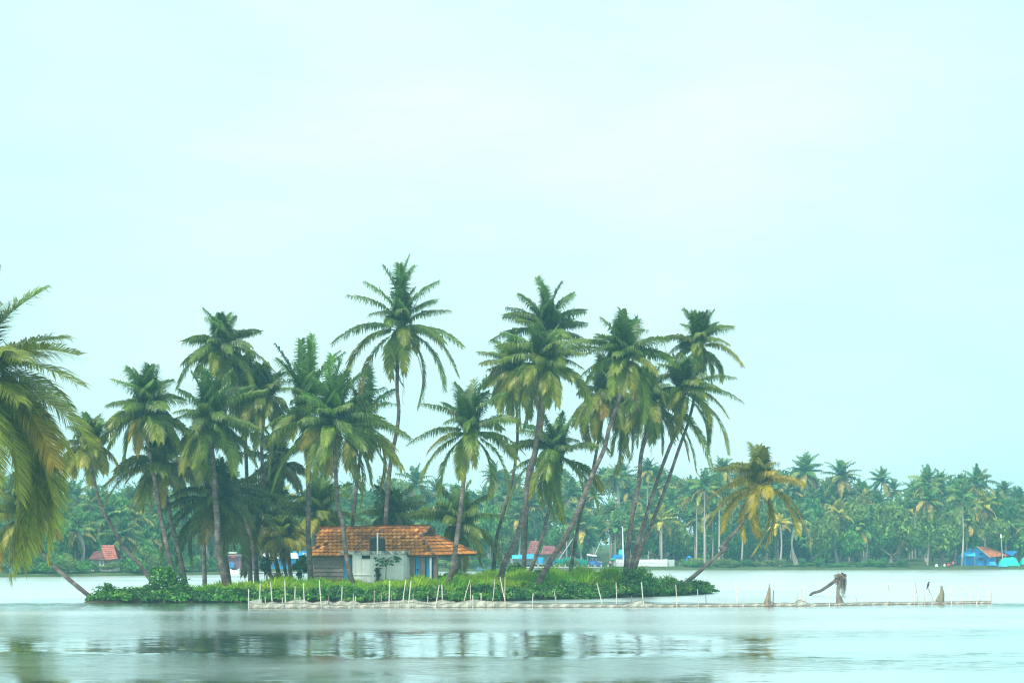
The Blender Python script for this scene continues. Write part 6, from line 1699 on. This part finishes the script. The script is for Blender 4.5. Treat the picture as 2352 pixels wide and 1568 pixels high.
mb = MB(); mb.tube([fx(1280, 768, -.7), fx(1580, 1012, -.85)], .08, 5, (.6, .52, .42)); mb.tube([fx(1280, 768, -.7), fx(1150, 885, -.7)], .08, 5, (.05, .12, .22)); mb.build('barge_board', M['paint'], h)
mb = MB(); fbox(mb, 'B7', 1332, 1430, 1028, 1082, Y - .06, .055, (.02, .12, .16)); mb.build('window', M['paint'], h)
mb = MB(); fbox(mb, 'B7', 1345, 1420, 920, 965, Y - .06, .055, (.02, .10, .45)); mb.build('gable_vent', M['paint'], h)
mb = MB(); p = [fx(1000, 900, 0), fx(1250, 890, 0), fx(1250, 985, -1.6), fx(1010, 975, -1.6)]
mb.add(p + [q - np.array([0, 0, .06]) for q in p], [(0, 3, 2, 1), (4, 5, 6, 7), (2, 3, 7, 6), (0, 1, 5, 4), (1, 2, 6, 5), (3, 0, 4, 7)], (.05, .45, .88)); aw = mb.build('awning', M['cloth'], h)
for q in ((1020, 975), (1240, 985)):
    mb = MB(); z = fx(*q, -1.6); mb.tube([(z[0], z[1], .5), z], .06, 6, (.3, .3, .34)); mb.build('awning_post', M['stake'], aw)
mb = MB(); fbox(mb, 'B7', 1440, 1500, 1060, 1190, Y - .05, .045, (.03, .18, .45), zlow=zg); mb.build('door', M['paint'], h)
def heap(label, x0, x1, y0, y1, back, col, name='tarpaulin'):
    Y = pY('B7', x0, back); a, b = at(*D('B7', x0, y1), Y), at(*D('B7', x1, y0), Y)
    mb = MB(); n = 14; m = 8; v, f = [], []
    rgx = np.random.default_rng(int(x0))
    for i in range(n + 1):
        for j in range(m + 1):
            s, t = i / n, j / m
            hz = (1 - abs(2 * s - 1) ** 4) * (1 - abs(2 * t - 1) ** 3) * (b[2] - a[2]) * (1 + .08 * math.sin(7 * s + 3 * t) + rgx.normal(0, .02))
            v.append((a[0] + (b[0] - a[0]) * s, Y + (t - .5) * 2.4, a[2] - .05 + hz))
    for i in range(n):
        for j in range(m): f.append((i * (m + 1) + j, (i + 1) * (m + 1) + j, (i + 1) * (m + 1) + j + 1, i * (m + 1) + j + 1))
    mb.add(v, f, col); p = (a[0] + b[0]) / 2
    tag(mb.build(name, M['cloth'], loc=(p, Y, a[2]), smooth=True), label, 'tarpaulin')
heap('big turquoise green tarpaulin heap beside the bright blue house', 1770, 2240, 1005, 1205, 4.5, (.03, .48, .40))
heap('second turquoise green tarpaulin heap cut by the right picture edge', 2270, 2480, 1010, 1170, 4.5, (.03, .45, .38))
heap('flat blue sheet lying before the turquoise tarpaulin', 1790, 1970, 1165, 1220, 2.6, (.05, .33, .75))
heap('low blue bundle before the wall of the blue house', 1540, 1720, 1100, 1190, 4.6, (.04, .28, .68))
Y = pY('B7', 2050, 9)
h = root_at('tarpaulin_shelter', 'B7', 2050, 1000, Y, 'blue tarpaulin roof behind the turquoise heap at the far right', 'shelter')
mb = MB(); P_ = [fx(1870, 880, 2), fx(2200, 865, 2), fx(2110, 975, .5), fx(2060, 978, .5), fx(1950, 925, .8)]
mb.add(P_ + [q - np.array([0, 0, .06]) for q in P_], [(0, 4, 3, 2, 1), (5, 6, 7, 8, 9)], (.05, .33, .80)); mb.build('sheet', M['cloth'], h)
for q in ((1960, 930), (2105, 975), (2190, 870)):
    mb = MB(); z = fx(*q, 1.0); mb.tube([(z[0], z[1], .5), z], .06, 6, (.2, .17, .14)); mb.build('post', M['stake'], h)
pole('thin pole with a white box near the top beside the blue house', 'B7', 1830, 490, 1878, 1190, pY('B7', 1850, 4), .06, (.45, .45, .45), False, 'post')
mb = MB(); p = at(*D('B7', 1828, 535), pY('B7', 1850, 4) - .1); mb.box(p, (.22, .12, .62), col=(.76, .78, .78)); mb.build('box', M['paint'], COL.objects[-1] if False else [o for o in COL.objects if o.name.startswith('post') and o.type == 'EMPTY'][-1])
# bundles at the water's edge by the blue house
def sack(label, x0, x1, y0, y1, col, cat='bundle'):
    Y = pY('B7', x0, 1.6); a, b = at(*D('B7', x0, y1), Y), at(*D('B7', x1, y0), Y)
    c = (a + b) / 2; rx, rz = abs(b[0] - a[0]) / 2, abs(b[2] - a[2]) / 2
    mb = MB(); mb.ball(c, (rx, .3, rz), 10, 7, col); mb.tube([c + (0, 0, rz * .8), c + (.03, 0, rz * 1.15)], [rx * .35, rx * .45], 7, col); mb.ball(c + (rx * .6, .1, -rz * .4), (rx * .6, .22, rz * .5), 8, 6, np.array(col) * .85)
    tag(mb.build('bundle', M['cloth'], loc=tuple(a), smooth=True), label, cat)
sack('white bundle at the water edge, leftmost of three by the blue house', 335, 410, 1170, 1250, (.74, .76, .76))
sack('small white bundle between the larger white and the red one', 525, 582, 1165, 1235, (.68, .70, .72))
sack('red bundle at the water edge left of the blue house', 600, 690, 1160, 1220, (.50, .06, .08))
sack('dark pink bundle right beside the red one', 722, 775, 1110, 1195, (.50, .12, .16))
# blue drum at the far left shore
Y = float(shore_Y(30)) + 1.0
mb = MB(); p = at(28, 1322, Y); lathe(mb, [(.02, 0), (.36, 0), (.36, .3), (.385, .33), (.36, .36), (.36, .7), (.385, .73), (.36, .76), (.36, 1.05), (.02, 1.07)], p, 16, (.03, .34, .75)); tag(mb.build('barrel', M['paint'], loc=tuple(p)), 'blue barrel at the water edge under the big near palm', 'barrel')
# ------------------------------------------------------------------ water, haze, sky, sun, camera
mb = MB(); S = 1500.0
mb.add([(-S, -60, 0), (S, -60, 0), (S, 1450, 0), (-S, 1450, 0)], [(0, 1, 2, 3)])
tag(mb.build('water', M['water']), 'pale lagoon water with soft ripples', 'water', kind='structure')
mb = MB(); mb.add([(-S, -60, -2.2), (S, -60, -2.2), (S, 1450, -2.2), (-S, 1450, -2.2)], [(0, 1, 2, 3)])
tag(mb.build('ground', M['bank']), 'lagoon bed under the water', 'ground', kind='structure')

HAZE_D = 0.0004
mb = MB(); mb.box((0, 700, 15.4), (3100, 1700, 37.2))
m, nt, out = new_mat('haze_air')
pv = N(nt, 'ShaderNodeVolumePrincipled')
pv.inputs['Density'].default_value = HAZE_D
pv.inputs['Density Attribute'].default_value = ''
pv.inputs['Color'].default_value = (0.34, 0.82, 1.0, 1)
pv.inputs['Anisotropy'].default_value = 0.25
nt.links.new(pv.outputs[0], out.inputs['Volume'])
tag(mb.build('haze', m), 'thin pale haze in the humid air', 'haze', kind='stuff')

SUN_EL, SUN_AZ = math.radians(58), math.radians(-35)     # azimuth from straight behind the camera, to its left
world = bpy.data.worlds.new('World'); SC.world = world; world.use_nodes = True
nt = world.node_tree; nt.nodes.clear()
out = nt.nodes.new('ShaderNodeOutputWorld')
bg = nt.nodes.new('ShaderNodeBackground')
sky = nt.nodes.new('ShaderNodeTexSky'); sky.sky_type = 'NISHITA'; sky.sun_disc = False
sky.sun_elevation = SUN_EL; sky.sun_rotation = math.radians(180) - SUN_AZ
sky.dust_density = 4.0; sky.air_density = 1.2; sky.ozone_density = 1.5
g = nt.nodes.new('ShaderNodeTexCoord')
sep = nt.nodes.new('ShaderNodeSeparateXYZ'); nt.links.new(g.outputs['Generated'], sep.inputs[0])
# cloud deck: brighter towards the zenith, slightly uneven
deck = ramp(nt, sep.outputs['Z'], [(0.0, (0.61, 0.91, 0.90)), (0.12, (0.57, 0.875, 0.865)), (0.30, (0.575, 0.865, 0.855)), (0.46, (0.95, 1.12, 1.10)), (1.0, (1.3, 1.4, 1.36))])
n1 = noise(nt, 2.6, 6, 0.55, g.outputs['Generated'], (1, 1, 3.0))
n2 = noise(nt, 5.5, 6, 0.6, g.outputs['Generated'], (1, 1, 3.5))
w1 = ramp(nt, n1.outputs['Fac'], [(0.36, (0.94, 0.985, 0.985)), (0.56, (1, 1, 1)), (0.68, (1.10, 1.02, 1.03))])
w2 = ramp(nt, n2.outputs['Fac'], [(0.35, (0.97, 0.985, 0.985)), (0.6, (1.03, 1.01, 1.01))])
# a thinner, whiter part of the cloud deck high ahead
dp = N(nt, 'ShaderNodeVectorMath', operation='DOT_PRODUCT'); nt.links.new(g.outputs['Generated'], dp.inputs[0]); dp.inputs[1].default_value = tuple(Vector((0.01, 1, 0.25)).normalized())
wh = ramp(nt, dp.outputs['Value'], [(0.955, (0, 0, 0)), (0.998, (1, 1, 1))])
whn = mixrgb(nt, wh, ramp(nt, n1.outputs['Fac'], [(0.35, (0.35,) * 3), (0.6, (1,) * 3)]), 1.0, 'MULTIPLY')
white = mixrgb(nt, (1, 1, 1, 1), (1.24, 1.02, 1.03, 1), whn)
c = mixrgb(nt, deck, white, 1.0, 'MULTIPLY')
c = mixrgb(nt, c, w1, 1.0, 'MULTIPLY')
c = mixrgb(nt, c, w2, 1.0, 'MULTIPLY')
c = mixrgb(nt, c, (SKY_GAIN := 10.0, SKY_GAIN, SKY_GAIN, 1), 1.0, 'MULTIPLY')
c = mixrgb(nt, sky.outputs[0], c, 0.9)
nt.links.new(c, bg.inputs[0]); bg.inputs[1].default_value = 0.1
nt.links.new(bg.outputs[0], out.inputs[0])

sun = bpy.data.lights.new('sun', 'SUN'); sun.energy = 3.8; sun.angle = math.radians(8); sun.color = (1.0, 0.93, 0.78)
so = bpy.data.objects.new('sun', sun); COL.objects.link(so)
sd = Vector((math.sin(SUN_AZ) * math.cos(SUN_EL), -math.cos(SUN_AZ) * math.cos(SUN_EL), math.sin(SUN_EL)))
so.rotation_euler = sd.to_track_quat('Z', 'Y').to_euler()
so.location = (-40, -20, 60)

cam = bpy.data.cameras.new('camera'); co = bpy.data.objects.new('camera', cam); COL.objects.link(co)
co.location = (0, 0, CAM_H); co.rotation_euler = (math.radians(90), 0, 0)
cam.sensor_width = 36.0; cam.lens = 36.0 * F_PX / PW
cam.shift_y = (HY - PH / 2) / PW
cam.clip_start = 0.5; cam.clip_end = 6000
SC.camera = co
SC.render.engine = 'CYCLES'
SC.view_settings.view_transform = 'Standard'; SC.view_settings.look = 'None'
SC.view_settings.exposure = 0.38; SC.view_settings.gamma = 1.0
SC.cycles.use_denoising = True; SC.cycles.filter_width = 1.15
SC.cycles.max_bounces = 6; SC.cycles.diffuse_bounces = 3; SC.cycles.glossy_bounces = 3; SC.cycles.transmission_bounces = 4
SC.cycles.transparent_max_bounces = 8; SC.cycles.volume_bounces = 1
SC.cycles.sample_clamp_indirect = 6.0
